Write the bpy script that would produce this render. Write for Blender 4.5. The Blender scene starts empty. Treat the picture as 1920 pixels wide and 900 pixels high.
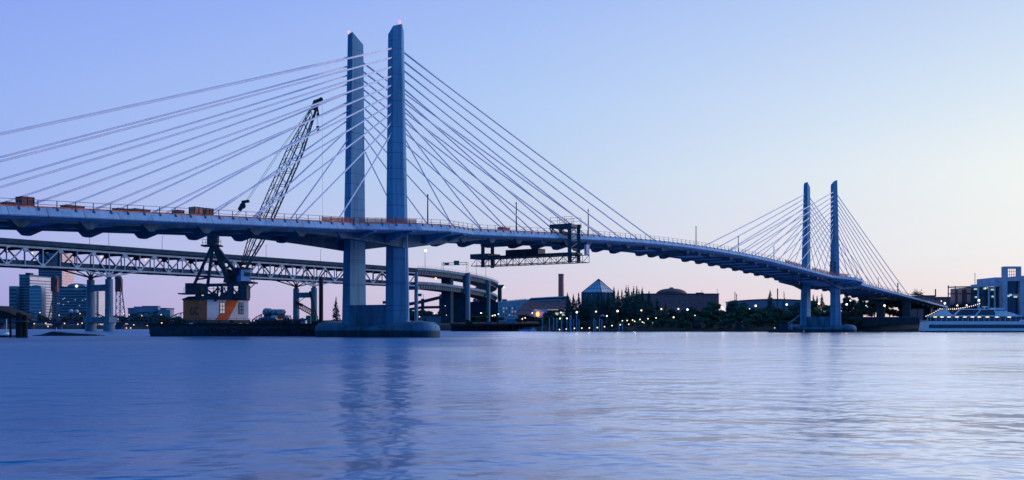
import bpy, math, random
from mathutils import Matrix, Vector
R = math.radians
random.seed(7)
C = bpy.context.scene.collection
scene = bpy.context.scene

# ------------------------------------------------------------------ camera
F = 1968.0
cam = bpy.data.cameras.new('camera')
cam.sensor_width = 36.0
cam.lens = 36.0 * F / 1920
cam.shift_y = 164.5 / 1920
cam.clip_start = 0.5
cam.clip_end = 20000
co = bpy.data.objects.new('camera', cam)
C.objects.link(co)
co.location = (0, 0, 1.65)
co.rotation_euler = (R(90), 0, 0)
scene.camera = co

# ------------------------------------------------------------------ dusk sky
SUN_AZ, SUN_EL = 70.0, 3.0        # degrees clockwise from the view axis (+Y)
world = bpy.data.worlds.new('World')
scene.world = world
world.use_nodes = True
wn, wl = world.node_tree.nodes, world.node_tree.links
wn.clear()


def srgb(r, g, b):
    f = lambda c: c / 12.92 if c <= .04045 else ((c + .055) / 1.055) ** 2.4
    return (f(r / 255), f(g / 255), f(b / 255), 1)


tc = wn.new('ShaderNodeTexCoord')
sx = wn.new('ShaderNodeSeparateXYZ')
wl.new(tc.outputs['Generated'], sx.inputs[0])


def wmath(op, a, b=None, clamp=False):
    n = wn.new('ShaderNodeMath')
    n.operation = op
    n.use_clamp = clamp
    for i, v in enumerate((a, b)):
        if v is None:
            continue
        if isinstance(v, (int, float)):
            n.inputs[i].default_value = v
        else:
            wl.new(v, n.inputs[i])
    return n.outputs[0]


def wramp(fac, stops):
    n = wn.new('ShaderNodeValToRGB')
    e = n.color_ramp.elements
    while len(e) > 1:
        e.remove(e[0])
    for i, (p, c) in enumerate(stops):
        el = e[0] if i == 0 else e.new(p)
        el.position = p
        el.color = c
    wl.new(fac, n.inputs[0])
    return n.outputs[0]


def wmix(fac, a, b):
    n = wn.new('ShaderNodeMix')
    n.data_type = 'RGBA'
    wl.new(fac, n.inputs[0])
    wl.new(a, n.inputs[6])
    wl.new(b, n.inputs[7])
    return n.outputs[2]


elev = wmath('ARCSINE', sx.outputs[2])
elev = wmath('DIVIDE', elev, R(90), True)               # 0 horizon .. 1 zenith
azim = wmath('ARCTAN2', sx.outputs[0], sx.outputs[1])    # 0 ahead, + to the right
D = 1 / 90.0
ZEN = (.05, .26, .76, 1)
left = wramp(elev, [(0, srgb(166, 158, 210)), (1.5 * D, srgb(168, 166, 220)), (4 * D, srgb(170, 179, 232)), (8 * D, srgb(160, 184, 241)),
                    (12 * D, srgb(151, 178, 242)), (17.5 * D, srgb(136, 163, 242)), (19 * D, srgb(84, 132, 222)), (21.5 * D, (.004, .09, .36, 1)), (45 * D, (.002, .06, .27, 1)), (1, ZEN)])
mid = wramp(elev, [(0, srgb(220, 196, 220)), (1.5 * D, srgb(218, 203, 222)), (3.5 * D, srgb(210, 210, 230)), (8 * D, srgb(190, 211, 241)),
                   (12 * D, srgb(178, 204, 245)), (17.5 * D, srgb(160, 187, 245)), (23 * D, srgb(112, 144, 230)), (45 * D, srgb(56, 106, 205)), (1, ZEN)])
right = wramp(elev, [(0, srgb(243, 217, 212)), (1.5 * D, srgb(243, 229, 227)), (4 * D, srgb(241, 240, 240)), (8 * D, srgb(239, 244, 243)),
                     (12 * D, srgb(216, 231, 245)), (17.5 * D, srgb(187, 209, 243)), (25 * D, (1.3, 1.3, 1.45, 1)), (45 * D, (1.1, 1.15, 1.3, 1)), (1, ZEN)])
back = wramp(elev, [(0, (.05, .20, .52, 1)), (10 * D, (.045, .24, .68, 1)), (35 * D, (.04, .25, .74, 1)), (1, ZEN)])
c1 = wmix(wmath('ADD', wmath('DIVIDE', azim, R(26)), 1.0, True), left, mid)
c2 = wmix(wmath('DIVIDE', azim, R(26), True), c1, right)
absaz = wmath('ABSOLUTE', wmath('SUBTRACT', azim, R(12)))
fb = wmath('DIVIDE', wmath('SUBTRACT', absaz, R(44)), R(32), True)
c3 = wmix(fb, c2, back)
sky = wn.new('ShaderNodeTexSky')
sky.sky_type = 'NISHITA'
sky.sun_disc = False
sky.sun_elevation = R(SUN_EL)
sky.sun_rotation = R(SUN_AZ)
bg1 = wn.new('ShaderNodeBackground')
bg1.inputs[1].default_value = 1.0
wl.new(c3, bg1.inputs[0])
bg2 = wn.new('ShaderNodeBackground')
bg2.inputs[1].default_value = 0.003
wl.new(sky.outputs[0], bg2.inputs[0])
add = wn.new('ShaderNodeAddShader')
wl.new(bg1.outputs[0], add.inputs[0])
wl.new(bg2.outputs[0], add.inputs[1])
wo = wn.new('ShaderNodeOutputWorld')
wl.new(add.outputs[0], wo.inputs[0])

sl = bpy.data.lights.new('sun', 'SUN')
sl.energy = 1.5
sl.angle = R(25)
sl.color = (1.0, .86, .95)
so = bpy.data.objects.new('sun', sl)
C.objects.link(so)
so.rotation_euler = (R(90 - SUN_EL - 6), 0, R(180 - SUN_AZ))

vs = scene.view_settings
vs.view_transform = 'Standard'
vs.look = 'None'
vs.exposure = 0
vs.gamma = 1
vs.use_curve_mapping = False
scene.cycles.max_bounces = 6
scene.cycles.transparent_max_bounces = 8
scene.cycles.sample_clamp_indirect = 4
scene.cycles.use_denoising = True


# ------------------------------------------------------------------ materials
def mat(name, col, rough=.8, var=.12, scale=.6, metallic=0, spec=.3, bump=0, stretch=(1, 1, 1), col2=None):
    m = bpy.data.materials.new(name)
    m.use_nodes = True
    n, l = m.node_tree.nodes, m.node_tree.links
    b = n['Principled BSDF']
    b.inputs['Roughness'].default_value = rough
    b.inputs['Metallic'].default_value = metallic
    b.inputs['Specular IOR Level'].default_value = spec
    t = n.new('ShaderNodeTexCoord')
    mp = n.new('ShaderNodeMapping')
    mp.inputs['Scale'].default_value = stretch
    l.new(t.outputs['Object'], mp.inputs[0])
    nz = n.new('ShaderNodeTexNoise')
    nz.inputs['Scale'].default_value = scale
    nz.inputs['Detail'].default_value = 6
    l.new(mp.outputs[0], nz.inputs[0])
    cr = n.new('ShaderNodeValToRGB')
    a = [max(0, c * (1 - var * 1.6)) for c in col] + [1]
    z = [min(1, c * (1 + var * 1.6)) for c in (col2 or col)] + [1]
    cr.color_ramp.elements[0].position = .3
    cr.color_ramp.elements[1].position = .7
    cr.color_ramp.elements[0].color = a
    cr.color_ramp.elements[1].color = z
    l.new(nz.outputs[0], cr.inputs[0])
    l.new(cr.outputs[0], b.inputs['Base Color'])
    if bump:
        bp = n.new('ShaderNodeBump')
        bp.inputs['Strength'].default_value = bump
        l.new(nz.outputs[0], bp.inputs['Height'])
        l.new(bp.outputs[0], b.inputs['Normal'])
    return m


def lamp(name, col, s):
    m = bpy.data.materials.new(name)
    m.use_nodes = True
    n, l = m.node_tree.nodes, m.node_tree.links
    b = n['Principled BSDF']
    b.inputs['Base Color'].default_value = (.8, .8, .8, 1)
    b.inputs['Emission Color'].default_value = (*col, 1)
    b.inputs['Emission Strength'].default_value = s
    m.cycles.emission_sampling = 'NONE'
    return m


M = dict(
    concrete=mat('concrete', (.10, .26, .40), .85, .16, .35, stretch=(1, 1, .25)),
    concrete_shaded=mat('shaded_weathered_concrete', (.035, .10, .15), .8, .3, .5, stretch=(1, 1, .35)),  # shade of the deck overhang put into the colour; joints and copings share it
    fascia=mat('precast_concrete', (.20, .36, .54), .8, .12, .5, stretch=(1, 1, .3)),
    cable=mat('white_cable_sheath', (.80, .76, .82), .5, .04, .4),
    dark=mat('dark_steel', (.03, .055, .075), .6, .3, 1.2),
    black=mat('black_paint', (.02, .04, .055), .7, .3, 1.0),
    rail=mat('galvanised_rail', (.06, .065, .085), .6, .2, 2),
    orange=mat('orange_plywood', (.48, .16, .10), .8, .25, 1.5),
    redmesh=mat('orange_safety_mesh', (.55, .09, .06), .8, .25, 2),
    crate=mat('rust_red_crate', (.20, .06, .05), .8, .3, 2),
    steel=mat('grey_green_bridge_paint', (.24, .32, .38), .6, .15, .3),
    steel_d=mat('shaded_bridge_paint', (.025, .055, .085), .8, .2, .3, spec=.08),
    ramp=mat('ramp_concrete', (.15, .25, .33), .8, .16, .2, stretch=(1, 1, .2)),
    column=mat('column_concrete', (.13, .19, .24), .8, .2, .3, stretch=(1, 1, .2)),
    white=mat('white_paint', (.72, .73, .78), .5, .05, .6),
    ship=mat('ship_white_paint', (.82, .70, .70), .5, .05, .6),
    cabblue=mat('blue_paint', (.10, .22, .50), .5, .1, .6),
    orange_p=mat('orange_paint', (.85, .13, .03), .6, .12, .8),
    glass=mat('dark_glass', (.02, .045, .08), .12, .2, .5, spec=.6),
    paleglass=mat('pale_glass', (.34, .42, .5), .12, .15, .4, spec=.6),
    brick=mat('brick', (.34, .14, .15), .85, .2, .8),
    stackbrick=mat('chimney_brick', (.58, .17, .15), .85, .2, .8, stretch=(1, 1, .3)),
    roofred=mat('brown_red_roof', (.14, .07, .08), .8, .2, .5),
    pale=mat('pale_ribbed_cladding', (.5, .54, .6), .7, .1, .3),
    lav=mat('lavender_render', (.50, .46, .55), .7, .1, .3),
    bark=mat('bark', (.05, .035, .03), .9, .3, 3),
    green=mat('sign_green', (.01, .16, .14), .5, .05, 1),
    timber=mat('tarred_timber', (.02, .017, .016), .8, .4, 2, stretch=(1, 1, .2)),
    rust=mat('rusty_steel', (.07, .035, .03), .8, .3, 1, stretch=(1, 1, .2)),
    soil=mat('river_bank_soil', (.018, .024, .022), .95, .4, .15),
    bpink=mat('pink_granite_facade', (.88, .56, .50), .5, .06, .1),
    bdark=mat('blue_grey_facade', (.19, .26, .34), .5, .12, .1),
    bmid=mat('grey_facade', (.20, .24, .32), .6, .1, .1),
    bpale=mat('cream_facade', (.74, .66, .66), .6, .08, .1),
    frame=mat('red_oxide_steel', (.13, .06, .07), .7, .2, 1),
    tarp=mat('pale_mesh_screen', (.40, .40, .48), .8, .1, 1),
    tank=mat('blue_grey_tank', (.22, .32, .42), .4, .12, 1),
    l_warm=lamp('warm_lamp', (1, .5, .17), 2.2),
    l_white=lamp('white_lamp', (1, .74, .40), 2.4),
    l_cool=lamp('cool_lamp', (.85, 1, .95), 1.8),
    l_red=lamp('red_beacon', (1, .16, .10), 1.6),
    l_win=lamp('lit_window', (1, .84, .55), .25),
    l_wing=lamp('lit_green_window', (.8, 1, .7), .5),
    l_sign=lamp('orange_neon', (1, .32, .02), 4),
    l_signr=lamp('red_sign', (.5, .03, .03), .6),
)
def weather(m, joints=0.0, tide=0.0, lifts=0.0):
    """panel joints along the bridge axis, a wet tide band near the water, pour lines: real marks on the concrete"""
    n, l = m.node_tree.nodes, m.node_tree.links
    b = n['Principled BSDF']
    src = b.inputs['Base Color'].links[0].from_socket
    t = n.new('ShaderNodeTexCoord')

    def mth(op, a, b_=None):
        q = n.new('ShaderNodeMath')
        q.operation = op
        for i, v in enumerate((a, b_)):
            if v is None:
                continue
            if isinstance(v, (int, float)):
                q.inputs[i].default_value = v
            else:
                l.new(v, q.inputs[i])
        return q.outputs[0]

    def darken(src, fac, col):
        q = n.new('ShaderNodeMix')
        q.data_type = 'RGBA'
        q.blend_type = 'MULTIPLY'
        l.new(fac, q.inputs[0])
        l.new(src, q.inputs[6])
        q.inputs[7].default_value = (*col, 1)
        return q.outputs[2]
    # streaks running down the face
    mp = n.new('ShaderNodeMapping')
    mp.inputs['Scale'].default_value = (1.1, 1.1, .05)
    l.new(t.outputs['Object'], mp.inputs[0])
    nz = n.new('ShaderNodeTexNoise')
    nz.inputs['Scale'].default_value = 1.4
    nz.inputs['Detail'].default_value = 5
    l.new(mp.outputs[0], nz.inputs[0])
    mr = n.new('ShaderNodeMapRange')
    mr.inputs[1].default_value, mr.inputs[2].default_value = .5, .72
    mr.inputs[3].default_value, mr.inputs[4].default_value = 0, .75
    l.new(nz.outputs[0], mr.inputs[0])
    src = darken(src, mr.outputs[0], (.55, .58, .6))
    sp = n.new('ShaderNodeSeparateXYZ')
    l.new(t.outputs['Object'], sp.inputs[0])
    if joints:
        ax = mth('ADD', mth('MULTIPLY', sp.outputs[0], .5751), mth('MULTIPLY', sp.outputs[1], .8181))
        fr = mth('FRACT', mth('DIVIDE', ax, joints))
        src = darken(src, mth('LESS_THAN', fr, .022), (.35, .36, .4))
    if lifts:
        fr = mth('FRACT', mth('DIVIDE', sp.outputs[2], lifts))
        src = darken(src, mth('LESS_THAN', fr, .03), (.6, .62, .65))
    if tide:
        q = n.new('ShaderNodeMapRange')
        q.inputs[1].default_value, q.inputs[2].default_value = tide + .25, tide
        nz2 = n.new('ShaderNodeTexNoise')
        nz2.inputs['Scale'].default_value = .8
        l.new(t.outputs['Object'], nz2.inputs[0])
        l.new(mth('ADD', sp.outputs[2], mth('MULTIPLY', nz2.outputs[0], -.35)), q.inputs[0])
        src = darken(src, q.outputs[0], (.25, .3, .27))
    l.new(src, b.inputs['Base Color'])


M['pier'] = mat('pier_concrete', (.08, .18, .26), .8, .3, .5, stretch=(1, 1, .35))
weather(M['concrete'], lifts=4.6)
weather(M['concrete_shaded'])
weather(M['pier'], tide=.85, lifts=1.15)
weather(M['fascia'], joints=4.9)
weather(M['ramp'])
FOL = [mat('foliage_%s' % k, c, .9, .45, .5, spec=.1) for k, c in (('dark', (.03, .10, .095)), ('green', (.04, .115, .08)), ('olive', (.055, .11, .07)))]


# ------------------------------------------------------------------ mesh builder
class MB:
    def __init__(s):
        s.v, s.f = [], []

    def add(s, vs_, fs):
        o = len(s.v)
        s.v += [tuple(v) for v in vs_]
        s.f += [tuple(i + o for i in f) for f in fs]
        return s

    def box(s, c, d, rz=0):
        ca, sa = math.cos(rz), math.sin(rz)
        vv = []
        for z in (-1, 1):
            for x, y in ((-1, -1), (1, -1), (1, 1), (-1, 1)):
                px, py = x * d[0] / 2, y * d[1] / 2
                vv.append((c[0] + px * ca - py * sa, c[1] + px * sa + py * ca, c[2] + z * d[2] / 2))
        return s.add(vv, [(3, 2, 1, 0), (4, 5, 6, 7), (0, 1, 5, 4), (1, 2, 6, 5), (2, 3, 7, 6), (3, 0, 4, 7)])

    def bar(s, p, q, w, h=None):
        h = h or w
        p, q = Vector(p), Vector(q)
        d = (q - p).normalized()
        up = Vector((0, 0, 1)) if abs(d.z) < .95 else Vector((0, 1, 0))
        a = d.cross(up).normalized() * w / 2
        b = a.cross(d).normalized() * h / 2
        vv = [p - a - b, p + a - b, p + a + b, p - a + b, q - a - b, q + a - b, q + a + b, q - a + b]
        return s.add(vv, [(3, 2, 1, 0), (4, 5, 6, 7), (0, 1, 5, 4), (1, 2, 6, 5), (2, 3, 7, 6), (3, 0, 4, 7)])

    def tube(s, p, q, r0, r1=None, n=8):
        r1 = r0 if r1 is None else r1
        p, q = Vector(p), Vector(q)
        d = (q - p).normalized()
        up = Vector((0, 0, 1)) if abs(d.z) < .95 else Vector((0, 1, 0))
        a = d.cross(up).normalized()
        b = a.cross(d).normalized()
        vv = [o + (a * math.cos(2 * math.pi * i / n) + b * math.sin(2 * math.pi * i / n)) * r for o, r in ((p, r0), (q, r1)) for i in range(n)]
        return s.add(vv, [(i, (i + 1) % n, n + (i + 1) % n, n + i) for i in range(n)] + [tuple(range(n))[::-1], tuple(range(n, 2 * n))])

    def loft(s, loops, caps=True):
        n = len(loops[0])
        vv = [p for lp in loops for p in lp]
        ff = []
        for k in range(len(loops) - 1):
            for i in range(n):
                ff.append((k * n + i, k * n + (i + 1) % n, (k + 1) * n + (i + 1) % n, (k + 1) * n + i))
        if caps:
            ff += [tuple(range(n))[::-1], tuple(range((len(loops) - 1) * n, len(loops) * n))]
        return s.add(vv, ff)

    def prism(s, poly, z0, z1):
        return s.loft([[(x, y, z0) for x, y in poly], [(x, y, z1) for x, y in poly]])

    def ball(s, c, r, n=8, m=5, sz=1, half=False):
        loops = []
        for j in range(m + 1):
            ph = (0 if half else -math.pi / 2) + (math.pi / 2 if half else math.pi) * j / m
            rr = max(1e-3, math.cos(ph)) * r
            loops.append([(c[0] + rr * math.cos(2 * math.pi * i / n), c[1] + rr * math.sin(2 * math.pi * i / n), c[2] + r * sz * math.sin(ph)) for i in range(n)])
        return s.loft(loops)

    def torus(s, c, r, t, axis, n=12, m=6):
        ax = Vector(axis).normalized()
        a = ax.orthogonal().normalized()
        b = ax.cross(a)
        vv, ff = [], []
        for i in range(n):
            th = 2 * math.pi * i / n
            e = a * math.cos(th) + b * math.sin(th)
            for j in range(m):
                ph = 2 * math.pi * j / m
                vv.append(Vector(c) + e * (r + t * math.cos(ph)) + ax * t * math.sin(ph))
        for i in range(n):
            for j in range(m):
                ff.append((i * m + j, ((i + 1) % n) * m + j, ((i + 1) % n) * m + (j + 1) % m, i * m + (j + 1) % m))
        return s.add(vv, ff)


ORG = {}


def thing(name, label, cat, loc=(0, 0, 0), group=None):
    o = bpy.data.objects.new(name, None)
    C.objects.link(o)
    o.location = loc
    o.empty_display_size = .5
    o['label'] = label
    o['category'] = cat
    if group:
        o['group'] = group
    ORG[o.name] = Vector(loc)
    return o


def part(name, mb, m, parent=None, smooth=False, label=None):
    """one mesh object, vertices given in world space"""
    org = ORG[parent.name] if parent else Vector((0, 0, 0))
    me = bpy.data.meshes.new(name)
    me.from_pydata([tuple(Vector(v) - org) for v in mb.v], [], mb.f)
    me.update()
    if isinstance(m, str):
        m = M[m]
    me.materials.append(m)
    if smooth:
        for p in me.polygons:
            p.use_smooth = True
    o = bpy.data.objects.new(name, me)
    C.objects.link(o)
    if parent:
        o.parent = parent
    ORG[o.name] = org
    if label:
        o['label'] = label
    return o


def single(name, mb, m, label, cat, loc=(0, 0, 0), group=None, smooth=False):
    """a thing that is one mesh, its origin at loc"""
    me = bpy.data.meshes.new(name)
    me.from_pydata([tuple(Vector(v) - Vector(loc)) for v in mb.v], [], mb.f)
    me.update()
    me.materials.append(M[m] if isinstance(m, str) else m)
    if smooth:
        for p in me.polygons:
            p.use_smooth = True
    o = bpy.data.objects.new(name, me)
    C.objects.link(o)
    o.location = loc
    o['label'] = label
    o['category'] = cat
    if group:
        o['group'] = group
    ORG[o.name] = Vector(loc)
    return o


def copy_tree(o, loc, label=None, group=None, rz=0, sc=1):
    c = o.copy()
    C.objects.link(c)
    c.location = loc
    c.rotation_euler = (0, 0, rz)
    c.scale = (sc, sc, sc) if isinstance(sc, (int, float)) else sc
    if label:
        c['label'] = label
    if group:
        c['group'] = group
    for ch in o.children:
        d = ch.copy()
        C.objects.link(d)
        d.parent = c
    return c


def structure(name, mb, m, smooth=False):
    o = part(name, mb, m, None, smooth)
    o['kind'] = 'structure'
    return o


def P(px, y, Y):
    """where the ray through a point of the picture meets depth Y"""
    return Vector(((px - 960) * Y / F, Y, 1.65 + (614.5 - y) * Y / F))


def X(px, Y):
    return (px - 960) * Y / F


def Z(y, Y):
    return 1.65 + (614.5 - y) * Y / F


ORD = 'first second third fourth fifth sixth seventh eighth ninth tenth eleventh twelfth thirteenth fourteenth fifteenth sixteenth seventeenth eighteenth nineteenth twentieth'.split()
TENS = {20: 'twenty', 30: 'thirty', 40: 'forty', 50: 'fifty', 60: 'sixty'}


def ordw(i):
    n = i + 1
    if n <= 20:
        return ORD[n - 1]
    t, u = n // 10 * 10, n % 10
    return TENS[t] + '-' + ORD[u - 1] if u else {30: 'thirtieth', 40: 'fortieth', 50: 'fiftieth', 60: 'sixtieth'}[t]


# ------------------------------------------------------------------ water and land
def build_water():
    m = bpy.data.materials.new('river_water')
    m.use_nodes = True
    n, l = m.node_tree.nodes, m.node_tree.links
    for q in list(n):
        if q.type == 'BSDF_PRINCIPLED':
            n.remove(q)
    body = n.new('ShaderNodeBsdfDiffuse')
    body.inputs[0].default_value = (.002, .13, .30, 1)
    gl = n.new('ShaderNodeBsdfGlossy')
    gl.inputs['Color'].default_value = (.84, .88, 1.0, 1)
    fr = n.new('ShaderNodeFresnel')
    fr.inputs[0].default_value = 1.333
    mx = n.new('ShaderNodeMixShader')
    t = n.new('ShaderNodeTexCoord')
    mp = n.new('ShaderNodeMapping')
    mp.inputs['Scale'].default_value = (1.0, 1.05, 1)
    mp.inputs['Rotation'].default_value = (0, 0, R(-8))
    l.new(t.outputs['Object'], mp.inputs[0])
    h = None
    for sc, det, k in ((.07, 2, 1.2), (.6, 3, .85), (1.9, 2, .05)):
        nz = n.new('ShaderNodeTexNoise')
        nz.inputs['Scale'].default_value = sc
        nz.inputs['Detail'].default_value = det
        nz.inputs['Distortion'].default_value = .15
        l.new(mp.outputs[0], nz.inputs[0])
        mu = n.new('ShaderNodeMath')
        mu.operation = 'MULTIPLY'
        mu.inputs[1].default_value = k
        l.new(nz.outputs[0], mu.inputs[0])
        if h is None:
            h = mu.outputs[0]
        else:
            ad = n.new('ShaderNodeMath')
            l.new(h, ad.inputs[0])
            l.new(mu.outputs[0], ad.inputs[1])
            h = ad.outputs[0]
    bp = n.new('ShaderNodeBump')
    bp.inputs['Strength'].default_value = .42
    bp.inputs['Distance'].default_value = .55
    l.new(h, bp.inputs['Height'])
    l.new(bp.outputs[0], gl.inputs['Normal'])
    l.new(bp.outputs[0], fr.inputs['Normal'])
    rn = n.new('ShaderNodeTexNoise')                     # wind lanes: smoother and rougher patches
    rn.inputs['Scale'].default_value = .09
    rn.inputs['Detail'].default_value = 3
    l.new(mp.outputs[0], rn.inputs[0])
    rr = n.new('ShaderNodeMapRange')
    rr.inputs[1].default_value, rr.inputs[2].default_value = .3, .7
    rr.inputs[3].default_value, rr.inputs[4].default_value = -.05, .05
    l.new(rn.outputs[0], rr.inputs[0])
    wx = n.new('ShaderNodeSeparateXYZ')                  # position across the river: rougher, less reflective water put in leftwards
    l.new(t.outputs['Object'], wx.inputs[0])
    wn_ = n.new('ShaderNodeTexNoise')                    # ragged edge of that dark-to-bright change
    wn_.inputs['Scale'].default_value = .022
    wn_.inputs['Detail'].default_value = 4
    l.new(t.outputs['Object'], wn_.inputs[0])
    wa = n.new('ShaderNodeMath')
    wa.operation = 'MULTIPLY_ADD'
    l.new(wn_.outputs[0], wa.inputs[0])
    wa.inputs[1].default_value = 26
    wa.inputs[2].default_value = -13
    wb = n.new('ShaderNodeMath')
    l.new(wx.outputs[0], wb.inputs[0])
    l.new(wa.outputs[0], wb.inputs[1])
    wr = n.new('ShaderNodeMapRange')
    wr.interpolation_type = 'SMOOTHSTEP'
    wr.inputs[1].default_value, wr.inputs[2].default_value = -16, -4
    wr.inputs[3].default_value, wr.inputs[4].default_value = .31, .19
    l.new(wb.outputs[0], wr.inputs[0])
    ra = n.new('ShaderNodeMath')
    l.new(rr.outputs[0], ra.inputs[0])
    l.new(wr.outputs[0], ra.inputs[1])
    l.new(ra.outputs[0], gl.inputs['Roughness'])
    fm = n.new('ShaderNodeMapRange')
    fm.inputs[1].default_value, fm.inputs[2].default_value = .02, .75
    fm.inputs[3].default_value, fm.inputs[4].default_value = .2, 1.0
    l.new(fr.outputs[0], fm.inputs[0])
    wf = n.new('ShaderNodeMapRange')                     # dark-to-bright reflection change across the river, painted into the shader mix
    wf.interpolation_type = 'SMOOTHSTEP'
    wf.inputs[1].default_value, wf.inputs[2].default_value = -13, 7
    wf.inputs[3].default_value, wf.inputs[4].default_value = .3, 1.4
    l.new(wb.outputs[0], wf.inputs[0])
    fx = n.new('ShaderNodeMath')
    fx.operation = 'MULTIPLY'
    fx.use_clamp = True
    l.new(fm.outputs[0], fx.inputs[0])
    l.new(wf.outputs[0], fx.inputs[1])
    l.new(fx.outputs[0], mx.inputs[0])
    l.new(body.outputs[0], mx.inputs[1])
    l.new(gl.outputs[0], mx.inputs[2])
    l.new(mx.outputs[0], n['Material Output'].inputs[0])
    mb = MB()
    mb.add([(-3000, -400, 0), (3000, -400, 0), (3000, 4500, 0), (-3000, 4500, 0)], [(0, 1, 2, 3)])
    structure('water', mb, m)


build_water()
SHORE = [(900, 330), (260, 398), (150, 418), (115, 432), (60, 446), (0, 478), (-30, 560), (-60, 700), (-110, 1000), (-190, 1260), (-900, 1300), (-2600, 1300)]
PROF = [(0, -1.5), (5, 1.0), (16, 3.3), (50, 4.8), (160, 5.2)]


def shore_y(x):
    for (x0, y0), (x1, y1) in zip(SHORE, SHORE[1:]):
        if x1 <= x <= x0:
            return y0 + (y1 - y0) * (x0 - x) / (x0 - x1)
    return 400


def ground(x, y):
    d = y - shore_y(x)
    if d <= 0:
        return 0
    for (d0, z0), (d1, z1) in zip(PROF, PROF[1:]):
        if d <= d1:
            return z0 + (z1 - z0) * (d - d0) / (d1 - d0)
    return PROF[-1][1]


def build_land():
    xs = []
    for (x0, y0), (x1, y1) in zip(SHORE, SHORE[1:]):
        k = max(1, int(abs(x0 - x1) / 12)) if abs(x0) < 320 and abs(x1) < 320 else 6
        xs += [x0 + (x1 - x0) * i / k for i in range(k)]
    xs.append(SHORE[-1][0])
    rows = [d for d, _ in PROF] + [900, 9000]
    mb = MB()
    vv = []
    rnd = random.Random(3)
    for x in xs:
        ys = shore_y(x)
        for j, d in enumerate(rows):
            z = ground(x, ys + max(d, .01)) + (rnd.uniform(-.35, .35) if 1 <= j <= 3 else 0)
            if d == 0:
                z = -1.5
            vv.append((x * (1 if d < 800 else (1.0 + d / 4000)), ys + d + (rnd.uniform(-1.5, 1.5) if j == 0 and abs(x) < 320 else 0), z))
    n = len(rows)
    ff = [(i * n + j, i * n + j + 1, (i + 1) * n + j + 1, (i + 1) * n + j) for i in range(len(xs) - 1) for j in range(n - 1)]
    mb.add(vv, ff)
    structure('ground', mb, 'soil')
    hb = MB()                                    # low wooded hills beyond the city
    loops = []
    for i in range(61):
        x = -2600 + i * 90
        h = 16 + 10 * math.sin(i * .31) + 6 * math.sin(i * .9 + 1)
        loops.append([(x, 3300, 0), (x, 3500, h * .8), (x, 3800, h + 4), (x, 4300, 0)])
    hb.loft(loops)
    structure('hills', hb, FOL[0], True)


build_land()

# ------------------------------------------------------------------ the cable-stayed bridge
U = (.5751, .8181)
PV = (-.8181, .5751)
C0 = (-24.45, 187.99)
SPAN = 238.0


def B(t, w, z):
    return Vector((C0[0] + U[0] * t + PV[0] * w, C0[1] + U[1] * t + PV[1] * w, z))


def zt(t):
    d = abs(t - SPAN / 2)
    return 23.35 - .000366 * d * d if d < 64 else 21.85 - .0468 * (d - 64)


def tower_d(t):
    return min(abs(t), abs(t - SPAN))


def halfw(t):
    d = tower_d(t)
    return 10 if d > 16 else (14.3 if d < 4 else 14.3 - 4.3 * (d - 4) / 12)


def gbot(t):
    d = tower_d(t)
    return 1.6 + (2.1 * (1 - d / 26) ** 1.3 if d < 26 else 0)


T0, T1 = -122, 392
ts = sorted(set([T0 + i * 6 for i in range(int((T1 - T0) / 6) + 1)] + [T1] + [tt + s * d for tt in (0, SPAN) for s in (-1, 1) for d in (0, 4, 8, 12, 16, 20, 26)]))
bridge = thing('cable_stayed_bridge', 'pale concrete cable-stayed bridge with two pairs of pointed towers and fans of white cables', 'bridge', tuple(B(0, 0, 0)))


def deck_loop(t):
    W, z = halfw(t), zt(t)
    g = 7.5
    pr = [(-(W - .55), 0), (-W, -.95), (-(W - .12), -1.08), (-g, -1.3), (g, -1.3), (W - .12, -1.08), (W, -.95), (W - .55, 0), (W - .8, 0), (W - .95, -.85), (-(W - .95), -.85), (-(W - .8), 0)]
    return [B(t, w, z + dz) for w, dz in pr]


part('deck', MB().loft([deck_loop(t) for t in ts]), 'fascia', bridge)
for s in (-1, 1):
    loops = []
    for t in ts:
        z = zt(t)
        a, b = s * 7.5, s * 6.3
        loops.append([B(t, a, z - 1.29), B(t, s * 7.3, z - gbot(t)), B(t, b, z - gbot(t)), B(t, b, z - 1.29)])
    part('edge_girder', MB().loft(loops), 'concrete_shaded', bridge)
# soffit slab between the girders (ribbed by the floor beams)
CT = [16 + 9.1 * k for k in range(10)]
CMAIN = [16 + 9.4 * k for k in range(10)]
CSIDE = [17, 26.3, 35.5, 44.7, 53.9, 63, 72.5, 82, 92, 104]
fb_ts = sorted(set([round(s * c, 1) for c in CT for s in (-1, 1)] + [round(SPAN + s * c, 1) for c in CT for s in (-1, 1)] + [119.0, -107, -116, 345, 354, 363, 372, 381, 112, 126]))
fb_ts = [t for t in fb_ts if T0 < t < T1]
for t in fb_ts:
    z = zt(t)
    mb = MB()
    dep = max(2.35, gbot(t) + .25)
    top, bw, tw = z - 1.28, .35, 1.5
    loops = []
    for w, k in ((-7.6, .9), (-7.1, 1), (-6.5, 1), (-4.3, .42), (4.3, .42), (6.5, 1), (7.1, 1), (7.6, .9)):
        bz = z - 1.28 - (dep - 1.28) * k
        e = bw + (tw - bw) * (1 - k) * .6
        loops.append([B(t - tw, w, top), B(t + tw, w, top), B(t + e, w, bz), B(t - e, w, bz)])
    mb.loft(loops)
    part('floor_beam', mb, 'concrete_shaded', bridge)
# brackets under the widened paths at the towers
for tt in (0, SPAN):
    for s in (-1, 1):
        for dt in (-12, -5.2, 5.2, 12):
            t = tt + dt
            z, W = zt(t), halfw(t) - .5
            poly = [(7.4, -1.25), (W, -1.06), (W, -1.3), (7.4, -gbot(t) + .3)]
            mb = MB().loft([[B(t + k, s * w, z + dz) for w, dz in poly] for k in (-.35, .35)])
            part('path_bracket', mb, 'concrete', bridge)


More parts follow.
